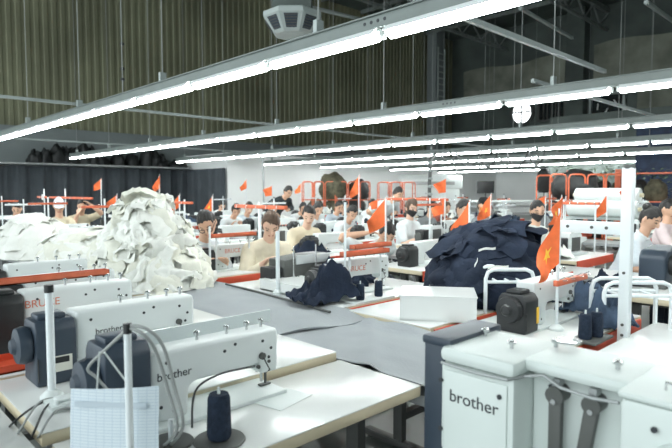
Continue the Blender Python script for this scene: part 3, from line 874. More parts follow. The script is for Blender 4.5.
# orange trays over the parked machines
def tray(l, z, name='orange_tray'):
    r = empty(name); r['category'] = 'tray'
    MB().bx(-.03, .03, -l / 2, l / 2, 0, .006).bx(-.03, -.026, -l / 2, l / 2, 0, .03).bx(.026, .03, -l / 2, l / 2, 0, .03).bx(-.03, .03, l / 2 - .004, l / 2, 0, .03).bx(-.03, .03, -l / 2, -l / 2 + .004, 0, .03).build('tray', M['orange'], r)
    for s in (-1, 1): MB().cyl((0, s * (l / 2 - .06), -z), (0, s * (l / 2 - .06), .0), .007, seg=8).build('post', M['pole'], r)
    return r
t = at_y(24, 277, 1.0)
put(tray(.75, .22), (-3.0, .78, 1.0), 0, 'long orange tray above the parked machines at the left edge')

rt_ = empty('red_tray', (-2.36, .58, .78), 0, 'flat red plastic tray on the table at the left edge behind the navy motor', 'tray')
MB().bx(-.09, .09, -.13, .15, 0, .006).bx(-.09, .09, -.13, -.124, 0, .03).bx(-.09, .09, .144, .15, 0, .03).bx(-.09, -.084, -.13, .15, 0, .03).bx(.084, .09, -.13, .15, 0, .03).build('tray_shell', M['red'], rt_)
# poles of the parked machines
p3 = stand(.375, 0, rad=.0085); put(p3, (-1.245, .522, .75), 0, 'short white pole with black cap holding the ruled sheet in front of the nearest machine')
p2 = stand(.35, 0, rad=.0125); put(p2, (-1.9, .545, .78), 0, 'short white pole with black cap beside the large navy motor')
# ruled sheet clipped on the pole
def ruled():
    m = bpy.data.materials.new('ruled_paper'); m.use_nodes = True; nt = m.node_tree; b = nt.nodes['Principled BSDF']
    b.inputs['Roughness'].default_value = .6
    tc = nt.nodes.new('ShaderNodeTexCoord'); br = nt.nodes.new('ShaderNodeTexBrick')
    br.offset = 0; br.inputs['Color1'].default_value = (.68, .76, .80, 1); br.inputs['Color2'].default_value = (.66, .74, .79, 1); br.inputs['Mortar'].default_value = (.50, .60, .68, 1)
    br.inputs['Scale'].default_value = 1; br.inputs['Mortar Size'].default_value = .0008; br.inputs['Brick Width'].default_value = .021; br.inputs['Row Height'].default_value = .0075
    sx = nt.nodes.new('ShaderNodeSeparateXYZ'); cx = nt.nodes.new('ShaderNodeCombineXYZ')
    nt.links.new(tc.outputs['Object'], sx.inputs[0]); nt.links.new(sx.outputs['Y'], cx.inputs['X']); nt.links.new(sx.outputs['Z'], cx.inputs['Y'])
    nt.links.new(cx.outputs[0], br.inputs['Vector']); nt.links.new(br.outputs['Color'], b.inputs['Base Color'])
    return m
sh = empty('ruled_sheet', (-1.335, .518, .752), R(-47), 'pale blue ruled record sheet hung on the short pole in front of the nearest machine', 'paper')
MB().sheet(lambda u, v: Vector((.012 * math.sin(u * 3) - .0 - .015 * v, (u - .5) * .225, .212 * v + .002 + .012 * (u - .5))), 14, 8, .0015).build('page', ruled(), sh)
MB().bx(.0, .0008, -.095, .085, .168, .182).build('heading_band', mat('pale_blue_ink', (.55, .63, .69), .7), sh)
for s in (-1, 1): MB().cyl((-.014, s * .045, .208), (.065, s * .006 + .01, .325), .0022, seg=6).build('hanger_cord', M['white2'], sh)
# cone on its dark plate
pl = empty('cone_plate', (-1.315, .805, .75), 0, 'round dark spool plate on the nearest white table', 'spool plate')
MB().lathe([(.07, 0), (.073, .004), (.07, .008), (.02, .009)], (0, 0, 0), 'Z', 36).build('disc', M['dgrey'], pl)
MB().cyl((0, 0, .008), (0, 0, .012), .012).build('hub', M['black'], pl)
c = cone(.125, .034, .031); put(c, (-1.315, .805, .762), 0, 'navy thread cone on the round dark plate on the nearest table')
pl = empty('cone_plate', (-1.395, .70, .75), 0, 'second round spool plate half hidden behind the ruled sheet', 'spool plate')
MB().lathe([(.06, 0), (.063, .004), (.06, .008), (.02, .009)], (0, 0, 0), 'Z', 36).build('disc', M['dgrey'], pl)
MB().cyl((0, 0, .008), (0, 0, .07), .007).build('spindle', M['pole'], pl)
# needle plate paper on the table and tape
o = MB().box((-1.44, 1.13, .7515), (.12, .17, .001), 0, (0, 0, R(12))).build('paper_scrap', M['white2']); tag(o, 'thin white slip lying under the needle on the nearest table', 'paper')
# wires
def cable(name, pts, r, m, lab, n=24):
    P = [Vector(p) for p in pts]; out = []
    for i in range(len(P) - 1):
        p0, p1, p2, p3_ = P[max(i - 1, 0)], P[i], P[i + 1], P[min(i + 2, len(P) - 1)]
        for k in range(8):
            t = k / 8
            out.append(.5 * ((2 * p1) + (p2 - p0) * t + (2 * p0 - 5 * p1 + 4 * p2 - p3_) * t * t + (3 * p1 - p0 - 3 * p2 + p3_) * t ** 3))
    out.append(P[-1])
    o = MB().tube(out, r, 8).build(name, m, smooth=80); return tag(o, lab, 'cable')
d = 1.43
cable('cable', [(-1.245, .522, 1.14), at_d(147, 329, 1.27), at_d(163, 346, 1.3), at_d(174, 385, 1.33), at_d(183, 425, 1.35), (-1.375, .69, .757)], .0042, M['cable'], 'pale grey cable arching from the short capped pole down to the table, outer of two')
cable('cable', [(-1.245, .522, 1.135), at_d(143, 334, 1.27), at_d(156, 352, 1.3), at_d(168, 390, 1.33), at_d(177, 428, 1.35), (-1.385, .675, .757)], .0042, M['cable'], 'pale grey cable arching from the short capped pole down to the table, inner of two')
cable('thread_wire', [at_d(192, 428, 1.5), at_d(193, 400, 1.52), at_d(200, 385, 1.53), at_d(220, 374, 1.56), at_d(240, 369, 1.6), at_d(255, 366, 1.63)], .003, M['cableb'], 'thin dark wire guide running along the nearest machine to its needle')
cable('cable', [at_d(112, 395, 1.46), at_d(97, 378, 1.42), at_d(88, 368, 1.40), at_d(105, 350, 1.34), (-1.25, .525, 1.13)], .004, M['cable'], 'grey cable looping from the small navy motor to the capped pole')
for i, (a, b_, c_) in enumerate(((((58, 395), (32, 408), (12, 424))), ((62, 398), (40, 402), (20, 430)), ((66, 402), (48, 405), (34, 432)), ((74, 408), (55, 412), (40, 434)))):
    cable('cable', [at_z(*a, .784), at_z(*b_, .80), at_z(*c_, .79), at_z(c_[0] - 2, c_[1] + 4, .70)], .0035, [M['cableb'], M['cable'], M['cableb'], M['cable']][i], 'thin cable draped over the table edge at lower left, %s from the left' % ORD[i])
mb = MB().box((-1.80, .55, .792), (.09, .10, .022), .008); mb.box((-1.80, .55, .806), (.05, .05, .012), .005); mb.cyl((-1.77, .52, .80), (-1.77, .52, .815), .008)
o = mb.build('clamp_block', M['white2']); tag(o, 'white clamp block at the foot of the pole beside the large navy motor', 'clamp')
# bobbin winder parts lying on top of machine 3's bed area: clear thread ruler
r_ = empty('clear_rule', (-1.66, .98, .96), 0, 'clear plastic rule fixed between the two front machines', 'rule')
MB().bx(-.004, .004, -.26, .26, 0, .045).build('rule', mat('clear_plastic', (.62, .68, .68), .2), r_)
for s in (-.2, .2): MB().cyl((0, s, -.18), (0, s, 0), .006, seg=8).build('post', M['steel'], r_)
# =========================================================== GREY TROUGH
trm = MB().bx(-14.5, .6, 1.60, 2.21, .66, .70)
for x in [0.4 - 1.6 * k for k in range(10)]:
    for y in (1.68, 2.13): trm.bx(x - .025, x + .025, y - .025, y + .025, 0, .66)
o = trm.build('trough_table', M['grey']); tag(o, 'long low steel trough table running between the two sides of the nearest sewing line', 'table')
def fab(u, v, off=0.0, x0=-.55, x1=-4.6, y0=1.585, y1=2.225):
    x = x0 + (x1 - x0) * u; y = y0 + (y1 - y0) * v
    z = .715 + off + .010 * noise.noise(Vector((x * 2.2, y * 3, off * 9))) + .007 * noise.noise(Vector((x * 6, y * 9, 3)))
    ridge = math.exp(-((x + 1.05 + .5 * (y - 1.9)) / .16) ** 2); z += .055 * ridge * (1 - abs(v - .5) * 1.2)
    ridge = math.exp(-((x + 1.75 + .9 * (y - 1.9)) / .05) ** 2); z += .018 * ridge
    e = min(v, 1 - v)
    z += .05 * (1 - min(1, e * 9)) * (.5 + .5 * noise.noise(Vector((x * 3, v * 3, 7))))
    return Vector((x, y, z))
o = MB().sheet(lambda u, v: fab(u, v), 110, 26, .004).build('grey_fabric_length', M['greyfab'], smooth=80); tag(o, 'long grey fabric length spread smooth along the trough beside the empty tables', 'fabric')
def fab2(u, v):
    x = -2.15 - 2.3 * u; y = 1.6 + .70 * v
    edge = min(1, u * 14)
    z = .722 + .03 * edge * (1 - .6 * max(0, abs(v - .5) * 2 - .8) / .2) + .012 * noise.noise(Vector((x * 2.5, y * 3.5, 11))) + .012 * math.sin(v * 11 + x * 1.3) * .6
    return Vector((x + .14 * (v - .5) , y, z))
o = MB().sheet(fab2, 70, 24, .01).build('grey_fabric_length', M['greyfab'], smooth=80); tag(o, 'second grey fabric length folded over the first beside the big white cloth heap', 'fabric')
o = MB().tube([at_z(x, y, .765) for x, y in ((226, 284), (262, 293), (300, 303), (330, 312))], .008, 8).build('edge_rod', M['dgrey']); tag(o, 'dark thin rod along the far edge of the grey trough', 'rod')

# ============================================================ CLOTH HEAPS
def pile_on(name, lab, o, loc, cat='cloth', rz=0):
    o.location = loc; o.rotation_euler = (0, 0, rz); tag(o, lab, cat); return o
h1 = heap('white_cloth_heap', M['clothw'], .53, .40, .55, 3, 230, M['cloth2'], (.16, .30), power=1.05, rough=.22, lie=.035, amp=.03)
pile_on('h', 'tall heap of crumpled white cut cloth pieces on the grey trough', h1, (-3.97, 1.84, .762), 'cloth heap')
h2 = heap('white_cloth_heap', M['clothw'], .80, .40, .36, 5, 90, M['cloth2'], (.3, .55), power=.6, rough=.10, lie=.015, amp=.016)
pile_on('h', 'broad smooth heap of white cloth left of the tall heap', h2, (-5.35, 1.9, .70), 'cloth heap')
h3 = heap('white_cloth_heap', M['clothw'], .62, .40, .44, 8, 60, None, (.3, .5), power=.6, rough=.10, lie=.02, amp=.016)
pile_on('h', 'white cloth heap farther along the trough at the left edge', h3, (-7.2, 1.9, .70), 'cloth heap')
o = crumple('patterned_cloth', M['brownp'], .45, .26, 4, .10, (-4.55, 1.32, .76)); tag(o, 'brown and cream patterned cloth draped at the left edge beside the white heap', 'cloth')
o.location = (-4.35, 1.33, .70)
# ========================================================== LINE 1, FAR SIDE
FT = .76
def ftable(x, w, lab, y0=2.24, y1=3.32, red=False):
    return put(table(w, y1 - y0, ztop=FT, red=red), (x, (y0 + y1) / 2, 0), 0, lab)
ftable(-1.30, .56, 'white topped table under the machine with the big flag, far side of the grey trough', red=True)
ftable(-1.95, .58, 'white topped table under the navy garment heap, far side of the grey trough', red=True)
ftable(-2.60, .58, 'white topped table under the machine with red lettering and two dark cones', red=True)
ftable(-3.22, .56, 'white topped table under the dark overlock machine, far side of the grey trough', red=True)
ftable(-4.15, .60, 'white topped table beside the tall white heap where the bent worker sews', red=True)

# F1: flag machine
f1 = lockstitch(logo=None, motor='black', tall=1.05); put(f1, (-1.33, 2.82, FT), 0, 'white machine with black round motor, standing by the pole of the big flag', 'sewing machine')
o = MB().bx(.0755, .077, -.262, -.238, .04, .12).build('yellow_label', M['yellow'], f1)
put(cone(.115, .030, .027), (-1.02, 2.56, FT + .012), 0, 'left dark thread cone of the pair beneath the big flag', None)
put(cone(.115, .030, .027), (-1.0, 2.64, FT + .012), 0, 'right dark thread cone of the pair beneath the big flag', None)
o = MB().bx(-1.07, -.95, 2.50, 2.72, FT, FT + .012, .003).build('cone_tray', M['dgrey']); tag(o, 'dark tray under the pair of thread cones beneath the big flag', 'tray')
tt = table(.62, 1.0, ztop=.75); put(tt, (-.62, 2.75, 0), 0, 'white topped table with tall white end board at right behind the blurred machine')
MB().bx(-.31, .31, -.5, -.485, .36, .71).build('end_board', M['laminate'], tt)
st = stand(.56, .36, True, cap=False, cy=.16, zc=.235, rad=.008); put(st, (-1.2, 2.66, FT), 0, 'thin orange post of the big flag with a short orange bar')
fl = flag(.25, .82, 3); put(fl, (-1.2, 2.66, FT + .59), R(-40), 'biggest orange red flag with a yellow star, hanging in front of the navy garments', None)
# big white pole at right with bracket
pp = empty('thread_stand', (-.94, 2.82, FT), 0, 'tall thick white square post with a side bracket at right', 'thread stand')
MB().bx(-.024, .024, -.024, .024, -.2, .80, .004).build('post', M['pole'], pp)
MB().cyl((0, 0, .795), (0, 0, .815), .026).build('cap', M['dgrey'], pp)
m = MB().bx(-.32, -.024, -.012, .016, .478, .54, .004); m.build('bracket', M['pole'], pp)
m = MB()
for x in (-.28, -.16, -.09): m.cyl((x, -.0125, .51), (x, -.016, .51), .008, seg=10)
for z in (.0, .05, .3): m.cyl((0, -.024, z), (0, -.03, z), .007, seg=10)
m.build('bolts', M['dgrey'], pp)
# tube racks standing on the tables
def trackf(w, h):
    r = empty('tube_rack'); r['category'] = 'rack'
    for s in (-1, 1):
        y = s * .07
        pts = [(-w / 2, y, 0), (-w / 2, y, h - .05), (-w / 2 + .012, y, h - .015), (-w / 2 + .045, y, h), (w / 2 - .045, y, h), (w / 2 - .012, y, h - .015), (w / 2, y, h - .05), (w / 2, y, 0)]
        f = MB().tube(pts, .011, 10).build('bent_frame', M['pole'], r)
        MB().cyl((-w / 2, y, h * .72), (w / 2, y, h * .72), .009, seg=10).build('cross_rail', M['pole'], f)
    for x in (-.25, 0, .25): MB().cyl((x * w, -.07, h * .72), (x * w, .07, h * .72), .007, seg=8).build('spacer_bar', M['pole'], r)
    return r
put(trackf(.27, .25), (-1.60, 2.88, FT), R(46), 'white bent tube rack in front of the navy garment heap')
put(trackf(.34, .24), (-.99, 3.05, .75), R(46), 'white bent tube rack beside the tall white post at right')
# white side boards
def sideboard(w=.5, h=.18, d=.28):
    r = empty('side_bin'); r['category'] = 'bin'
    MB().bx(-w / 2, w / 2, -d / 2, -d / 2 + .012, 0, h).bx(-w / 2, w / 2, d / 2 - .012, d / 2, 0, h).bx(-w / 2, -w / 2 + .012, -d / 2 + .012, d / 2 - .012, 0, h).bx(w / 2 - .012, w / 2, -d / 2 + .012, d / 2 - .012, 0, h).bx(-w / 2, w / 2, -d / 2, d / 2, 0, .01).build('panels', M['laminate'], r)
    MB().bx(-w / 2 - .004, w / 2 + .004, -d / 2 - .004, d / 2 + .004, h, h + .006).build('lid', M['laminate'], r)
    return r
sb = sideboard(.40, .13, .30); put(sb, (-1.80, 2.50, FT - .0), R(36), 'white lidded work box on the far table edge in front of the navy garments')
sb2 = sideboard(.44, .07, .3); put(sb2, (-2.93, 2.42, FT), 0, 'low white work box between the dark overlock and the navy garment')
# F2 BRUCE
f2 = lockstitch(logo='BRUCE', lm=M['inkred'], motor='black', tall=1.05, ly=-.06, lz=.16, ls=.05); put(f2, (-2.62, 2.72, FT), R(-6), 'white machine with small red lettering behind two dark thread cones', 'sewing machine')
o = MB().bx(-2.42, -2.31, 2.38, 2.74, FT, FT + .012, .003).build('cone_tray', M['white2']); tag(o, 'white tray carrying two dark thread cones before the red lettered machine', 'tray')
put(cone(.10, .027, .025), (-2.365, 2.47, FT + .012), 0, 'left dark thread cone in front of the red lettered machine')
put(cone(.10, .027, .025), (-2.365, 2.64, FT + .012), 0, 'right dark thread cone in front of the red lettered machine')
put(tray(.42, .27), (-2.50, 2.66, FT + .27), 0, 'orange tray on posts over the red lettered machine')
put(tray(.40, .27), (-2.78, 3.02, FT + .27), 0, 'second orange tray behind and right of the red lettered machine')
s2 = stand(.62, 0, False, cap=False, rad=.008); put(s2, (-2.46, 2.43, FT), 0, 'thin white pole left of the red lettered machine carrying a flag')
# F3 dark overlock
f3 = empty('overlock_machine', (-3.15, 2.62, FT), 0, 'dark boxy overlock machine with clear cover before the woman in cream', 'sewing machine')
MB().bx(-.12, .12, -.24, .26, 0, .03, .006).build('base', M['white2'], f3)
MB().prism([(-.2, .03), (-.2, .2), (.05, .22), (.24, .22), (.24, .03)], -.1, .09, 'X', .012).build('body', M['dgrey'], f3)
MB().bx(.09, .10, -.1, .23, .16, .225, .004).build('clear_cover', mat('clear_cover', (.5, .53, .53), .15), f3)
for y in (-.14, .07): MB().cyl((.12, y, .03), (.12, y, .3), .005, seg=8).build('thread_guide', M['steel'], f3)
for y in (-.1, 0, .09): MB().lathe([(.022, 0), (.022, .02), (.01, .03)], (.1, y, .06), 'X', 14).build('tension_knob', M['steel'], f3)
MB().bx(-.07, .07, -.3, -.2, .03, .15, .01).build('motor_housing', M['black'], f3)
put(stand(.42, 0, False, cap=False, rad=.014), (-2.93, 2.26, FT - .0), 0, 'white pole at the near end of the dark overlock machine')
# F4
f4 = lockstitch(logo='BRUCE', lm=M['inkred'], motor='black'); put(f4, (-4.15, 2.72, FT), 0, 'white machine with black motor under the bent worker with dark hair', 'sewing machine')
put(tray(.45, .3), (-4.02, 2.62, FT + .3), 0, 'orange tray before the face of the bent worker')
put(stand(.40, 0, False, cap=False, rad=.009), (-3.98, 2.37, FT), 0, 'thin white pole right of the tall white heap')
# navy heap and other garments
h = heap('navy_garment_heap', M['clothn'], .36, .38, .45, 21, 90, None, (.22, .42), power=.55, rough=.12, lie=.02, amp=.02, long=1.3)
pile_on('h', 'large heap of navy garments on the far table behind the white tube rack', h, (-1.88, 3.16, FT), 'garment heap')
for i, (px_, py_, dd, L, a) in enumerate(((487, 249, 3.18, .10, .2), (476, 262, 3.15, .05, 1.2), (498, 267, 3.15, .12, .15))):
    p = at_d(px_, py_, dd)
    d_ = RT * math.cos(a) + Vector((0, 0, math.sin(a)))
    o = MB().sheet(lambda u, v: p + d_ * (u - .5) * L - FW * (.02 * math.sin(u * 3)) + Vector((0, 0, 1)) * ((v - .5) * .013 + .006 * math.sin(u * 5)), 10, 4, .003).build('pale_facing', M['clothw'], h, smooth=75)
    o.data.transform(Matrix.Translation(-h.location))
g = crumple('navy_garment', M['clothn'], .5, .34, 31, .16, (-2.93, 2.86, FT), R(30)); tag(g, 'navy garment bundle beside the dark overlock machine', 'garment')
g = crumple('navy_garment', M['clothn'], .40, .26, 32, .20, (-2.50, 2.30, FT), R(70)); tag(g, 'navy garment hanging off the table left of the red lettered machine', 'garment')
g = crumple('navy_garment', M['denim'], .34, .30, 33, .16, (-1.22, 3.18, FT), R(10)); tag(g, 'slate blue garment spread beside the flag machine at right', 'garment')
g = crumple('navy_trousers', M['denim'], .24, .22, 34, .13, (-1.06, 2.93, FT), R(40)); tag(g, 'folded slate blue trousers left of the tall white post', 'garment')
g = crumple('navy_garment', M['clothn'], .22, .18, 35, .10, (-1.80, 2.80, FT), R(40)); tag(g, 'small black navy cloth on the table end below the navy heap', 'garment')

# ============================================== FOREGROUND BLURRED MACHINE
bm_ = empty('pattern_sewing_machine', (-.62, 1.14, .76), 0, 'big blurred white machine filling the lower right corner, navy end cover and two grey levers', 'sewing machine')
W = mat('pale_green_white_enamel', (.60, .66, .635), .4, var=.02)
MB().bx(-.19, .55, -.02, .32, 0, .03, .006).build('bed', W, bm_)
MB().bx(-.19, .012, .0, .24, .03, .262, .012).bx(-.192, .014, -.006, .246, .262, .302, .016).build('end_housing', W, bm_)
MB().bx(-.178, -.004, -.004, .0, .03, .245, .003).build('name_plate', W, bm_)
MB().bx(.012, .24, .085, .24, .03, .27, .012).bx(.0, .24, .05, .245, .27, .302, .014).build('arm', W, bm_)
MB().bx(.235, .5, .0, .24, .03, .285, .014).bx(.233, .5, -.006, .246, .286, .30, .006).build('head_housing', W, bm_)
MB().lathe([(.055, 0), (.052, -.012), (.035, -.02)], (.345, -.001, .17), 'Y', 28).build('round_cover', W, bm_)
MB().bx(-.26, -.192, .02, .26, -.02, .306, .012).bx(-.262, -.17, .015, .265, .29, .315, .008).build('end_cover', M['navy'], bm_)
text('logo_lettering', 'brother', .043, M['ink'], bm_, (-.092, -.0047, .182), '-Y')
for x, z in ((-.185, .215), (-.185, .09), (-.022, .215)): MB().cyl((x, -.003, z), (x, -.007, z), .006, seg=12).build('screw', M['ink'], bm_)
for x, y in ((.06, .083), (.3, -.003)): MB().cyl((x, y, .24), (x, y - .004, .24), .006, seg=10).build('screw', M['ink'], bm_)
for i, (x, tl) in enumerate(((.085, .0), (.165, -.03))):
    l = MB(); l.prism([(x - .015, .235), (x + .015, .235), (x + .014 + tl, .03), (x - .014 + tl, .03)], .045, .065, 'Y', .004)
    l.cyl((x, .04, .235), (x, .085, .235), .02, seg=18); 
    lv = l.build('lever', M['dgrey'], bm_)
    MB().cyl((x, .04, .222), (x, .036, .222), .006, seg=10).build('pivot_pin', M['steel'], lv)
    MB().bx(x - .008, x + .008, .05, .075, .25, .27).build('hinge_bracket', M['grey'], lv)
    MB().ball((x + tl, .055, .05), .018, (1.4, .8, .8)).build('rest_block', M['black'], lv)
MB().tube([(-.18, -.01, .262), (-.09, -.01, .258), (0, -.009, .262), (.02, .03, .266), (.06, .043, .275), (.1, .04, .258), (.17, .04, .253), (.225, .03, .262)], .004, 8).build('cable', M['grey'], bm_)
for x, y in ((-.16, .16), (-.05, .10), (.02, .19), (.19, .12)):
    m = MB().cyl((x, y, .295), (x, y, .32), .005, seg=10); m.lathe([(.010, 0), (.011, .006), (.005, .01)], (x, y, .314), 'Z', 14); m.build('thread_guide', M['steel'], bm_)
MB().tube([(.30, .06, .296), (.30, .06, .315), (.33, .06, .315), (.33, .06, .296)], .003, 6).build('wire_loop', M['steel'], bm_)
MB().lathe([(.03, 0), (.032, .005), (.01, .012)], (.045, .2, .318), 'Z', 20).build('tension_plate', M['steel'], bm_)
put(table(1.4, .62, ztop=.735), (-.16, 1.27, 0), 0, 'white topped table under the big blurred machine at lower right')
bm_.location.z = .735
for o in bm_.children: pass
bm_.location.z = .76; 
fm = MB().bx(-.80, -.10, 1.13, 1.45, .735, .76, .004).build('mount_plate', M['dgrey']); tag(fm, 'dark mounting plate beneath the big blurred machine', 'plate')

# dark machine in front of the worker at the right edge
put(table(.62, 1.1, ztop=FT), (-1.27, 4.45, 0), 0, 'white topped table with cream edge at the right edge carrying the dark machine')
dm = empty('overlock_machine', (-1.27, 4.5, FT), 0, 'dark grey machine with round side wheel at the right edge before the bun haired person', 'sewing machine')
MB().bx(-.12, .1, -.2, .3, 0, .03, .006).build('base', M['dgrey'], dm)
MB().prism([(-.18, .03), (-.18, .22), (-.14, .27), (.12, .29), (.28, .26), (.28, .10), (.1, .03)], -.09, .09, 'X', .02, 3).build('body', M['navy'], dm)
MB().lathe([(.05, 0), (.075, .006), (.075, .03), (.05, .045), (.02, .045)], (.085, -.06, .16), 'X', 26).build('side_wheel', M['black'], dm)
MB().cyl((0, .2, .03), (0, .2, .11), .006, seg=8).build('needle_bar', M['steel'], dm)
g = crumple('navy_garment', M['clothn'], .3, .22, 41, .10, (-1.5, 4.25, FT), R(50)); tag(g, 'small black cloth left of the dark machine at the right edge', 'garment')

# =============================================================== PEOPLE
SITW = dict(pose='sit')
def hp(x, y, Y): 
    p = at_y(x, y, Y); return p
def P_(lab, px_, py_, Y, **k):
    p = at_y(px_, py_, Y)
    return person(lab, (p.x, p.y), min(1.30, max(.92, p.z)) if k.get('pose', 'sit') == 'sit' else max(1.33, p.z), **k), p
PEOPLE = []
Wt = (.66, .70, .71); Cr = (.62, .55, .40); Lb = (.45, .52, .58); Dk = (.03, .035, .04); Gy = (.22, .24, .25)
def add(lab, px_, py_, Y, **k):
    (r, l), p = P_(lab, px_, py_, Y, **k); PEOPLE.append((r, p, k)); return r
# nearest line, far side
add('person in white shirt and glasses bent low beside the tall white heap', 207, 223, 2.52, col=(.62, .66, .68), hair='short', glasses=True, pitch=.75, turn=-.55, vox=.008, tilt=.25, sleeves='long', yaw=-.1)
add('person in a cream top with brown hair, head bowed behind the dark overlock', 271, 224, 2.95, col=(.70, .64, .50), hair='bob', hcol='hairb', pitch=.8, turn=-.4, vox=.008, tone=2, sleeves='long', yaw=-.25)
add('person in white with black hair seated right of the one in cream', 309, 215, 4.35, col=(.70, .62, .46), hair='short', pitch=.55, turn=-.55, tone=2, vox=.01, sleeves='long', yaw=-.2)
hand = (Vector((.30, .12, 1.02)), Vector((.34, -.17, 1.02)))
add('person in white shirt, hands raised, face lowered, behind the red lettered machine', 387, 234, 4.2, col=Wt, hair='short', pitch=.7, turn=-.35, tone=0, vox=.009, hands=hand, sleeves='short', yaw=-.25)
add('person whose head shows at the far left over white cloth', 17, 209, 2.75, col=Wt, hair='short', pitch=.5, turn=-.4)
add('person in a pale cap and cream top at left below the orange bar', 59, 205, 2.75, col=Cr, hair='cap', hcol=(.62, .66, .7), pitch=.5, turn=-.3)
add('person with dark hair and cream top raising a white garment at left', 82, 206, 3.6, col=Cr, hair='short', pitch=.4, turn=-.5, hands=(Vector((.35, .12, 1.2)), Vector((.35, -.1, 1.05))), pose='sit')
# second line
add('person in pale polo shirt with black bun sewing at the right edge', 650, 219, 6.05, col=(.60, .66, .70), hair='bun', pitch=.55, turn=-.15, vox=.008, collar=(.7, .74, .76), yaw=0, hands=(Vector((.40, .08, .84)), Vector((.38, -.13, .84))))
add('person in white with a black face mask and dark hair, behind the big flag', 537, 211, 6.1, col=(.62, .64, .60), hair='tail', mask=True, pitch=.35, turn=-.5, vox=.009, sleeves='long', yaw=-.2)
add('person in a black vest over tan sleeves, half covered by a flag', 463, 209, 6.05, col=(.02, .022, .026), hair='short', pitch=.5, turn=-.3, sleeves='short', yaw=.1)
add('person with brown hair and black face mask in a white shirt near the middle', 411, 208, 6.05, col=Wt, hair='bob', hcol='hairb', mask=True, pitch=.35, turn=-.2, tone=2)
add('person in white with dark hair seated left of the masked one with brown hair', 352, 213, 6.05, col=Wt, hair='tail', pitch=.6, turn=-.3)
add('person with dark hair bent down in the second line near the orange trolleys', 318, 209, 6.05, col=Wt, hair='short', pitch=.6, turn=-.4)
add('person with dark brown hair behind the orange cross bar', 273, 208, 6.05, col=Dk, hair='bob', hcol='hairb', pitch=.5, turn=-.3)
add('person with black hair just left of the orange cross bar', 249, 208, 6.05, col=Lb, hair='short', pitch=.5, turn=-.4)
add('person with black hair in a pale shirt beside the curtain end', 236, 210, 5.6, col=Wt, hair='bob', pitch=.6, turn=-.4)
add('person in white with dark hair bent between two flags before the curtain', 172, 206, 4.35, col=Wt, hair='short', pitch=.6, turn=-.4)
add('person in dark clothes seated behind the tall white heap', 143, 205, 4.4, col=Dk, hair='short', pitch=.6, turn=-.3)
# standing in the aisle
add('person standing in a dark shirt leaning over the line before the white wall', 288, 192, 6.9, pose='stand', col=(.04, .05, .055), hair='short', pitch=.5, turn=.0, sleeves='long')
add('person standing in a white shirt with short black hair before the white unit', 398, 196, 6.95, pose='stand', col=Wt, hair='short', pitch=.35, turn=-.2)
# third line
add('person in a dark vest with short hair seated under the dark hanging cable', 432, 208, 7.65, col=Gy, hair='short', pitch=.5, turn=-.2)
add('person with brown hair half hidden by a flag left of the navy heap', 446, 208, 9.3, col=(.25, .07, .05), hair='bob', hcol='hairb', pitch=.4, turn=-.2)
add('person in grey with a black cap bending over the third line', 483, 204, 7.65, col=Gy, hair='cap', hcol=(.02, .02, .022), pitch=.5, turn=-.1, mask=(.75, .25, .06))
add('person in white with dark hair half hidden by a flag in the third line', 386, 210, 7.65, col=Wt, hair='short', pitch=.5, turn=-.2)
add('person with dark hair under the orange trolleys in the third line', 339, 207, 7.65, col=Lb, hair='short', pitch=.5, turn=-.3)
add('person with black hair seated before the orange trolley at left', 303, 208, 7.65, col=Wt, hair='bob', pitch=.5, turn=-.3)
add('person with dark brown hair behind a round flag right of the masked one', 541, 203, 9.4, col=Gy, hair='bob', hcol='hairb', pitch=.4, turn=-.2)
add('person in white partly hidden behind the one with a bun at right', 668, 206, 7.65, col=(.66, .55, .55), hair='short', pitch=.4, turn=-.2)
add('person with black hair far back between the orange trolley and the white unit', 372, 204, 9.4, col=Wt, hair='short', pitch=.5, turn=-.2, vox=.014)
add('person with dark hair far back under the right trolley', 345, 206, 9.4, col=Dk, hair='short', pitch=.4, turn=-.3, vox=.014)
add('person with dark hair far back left of the orange cross bar', 222, 206, 7.65, col=Wt, hair='short', pitch=.5, turn=-.3, vox=.014)

# ===================================================== GENERIC STATIONS
pm = lockstitch(False, 'black', None); po = overlock(); pt = table(.56, 1.0, ztop=.75); pts_ = stool()
ps = stand(.62, .5, True, rad=.010); psw = stand(.58, .5, False, rad=.010)
pc = cone(.14, .034, .028); pcw = cone(.14, .034, .028, 'clothw')
PROTOS += [pm, po, pt, pts_, ps, psw, pc, pcw]
MB().bx(.281, .29, -.48, .48, .66, .745).build('apron', M['red'], pt)
rows = {('L1', 1): [-5.3, -6.4, -7.4, -8.4, -9.6, -10.9, -12.2],
        ('L2', -1): [-2.35, -3.27, -4.5, -5.6, -6.6, -8.0, -9.2, -10.6],
        ('L2', 1): [], ('L3', -1): [], ('L3', 1): [], ('L4', -1): [-5, -6.2, -7.4, -8.6, -9.8, -11, -12.2], ('L4', 1): [-6, -7.2, -8.4, -9.6, -11]}
rowY = {('L1', 1): 2.72, ('L2', -1): 4.35, ('L2', 1): 6.03, ('L3', -1): 7.65, ('L3', 1): 9.4, ('L4', -1): 11.0, ('L4', 1): 12.8}
rowN = {('L1', 1): 'under the nearest lamp rail', ('L2', -1): 'between the nearest and second rails', ('L2', 1): 'under the second lamp rail', ('L3', -1): 'between the second and third rails', ('L3', 1): 'under the third lamp rail', ('L4', -1): 'between the third and fourth rails', ('L4', 1): 'under the fourth lamp rail'}
for r, p, k in PEOPLE:
    if k.get('pose') == 'stand': continue
    for key, y in rowY.items():
        if abs(y - p.y) < .5 and key not in (('L1', 1),):
            if key in (('L2', -1),):
                rows[key] = [x for x in rows[key] if abs(x - (p.x + .42)) > .62]
            rows[key].append(p.x + .40)
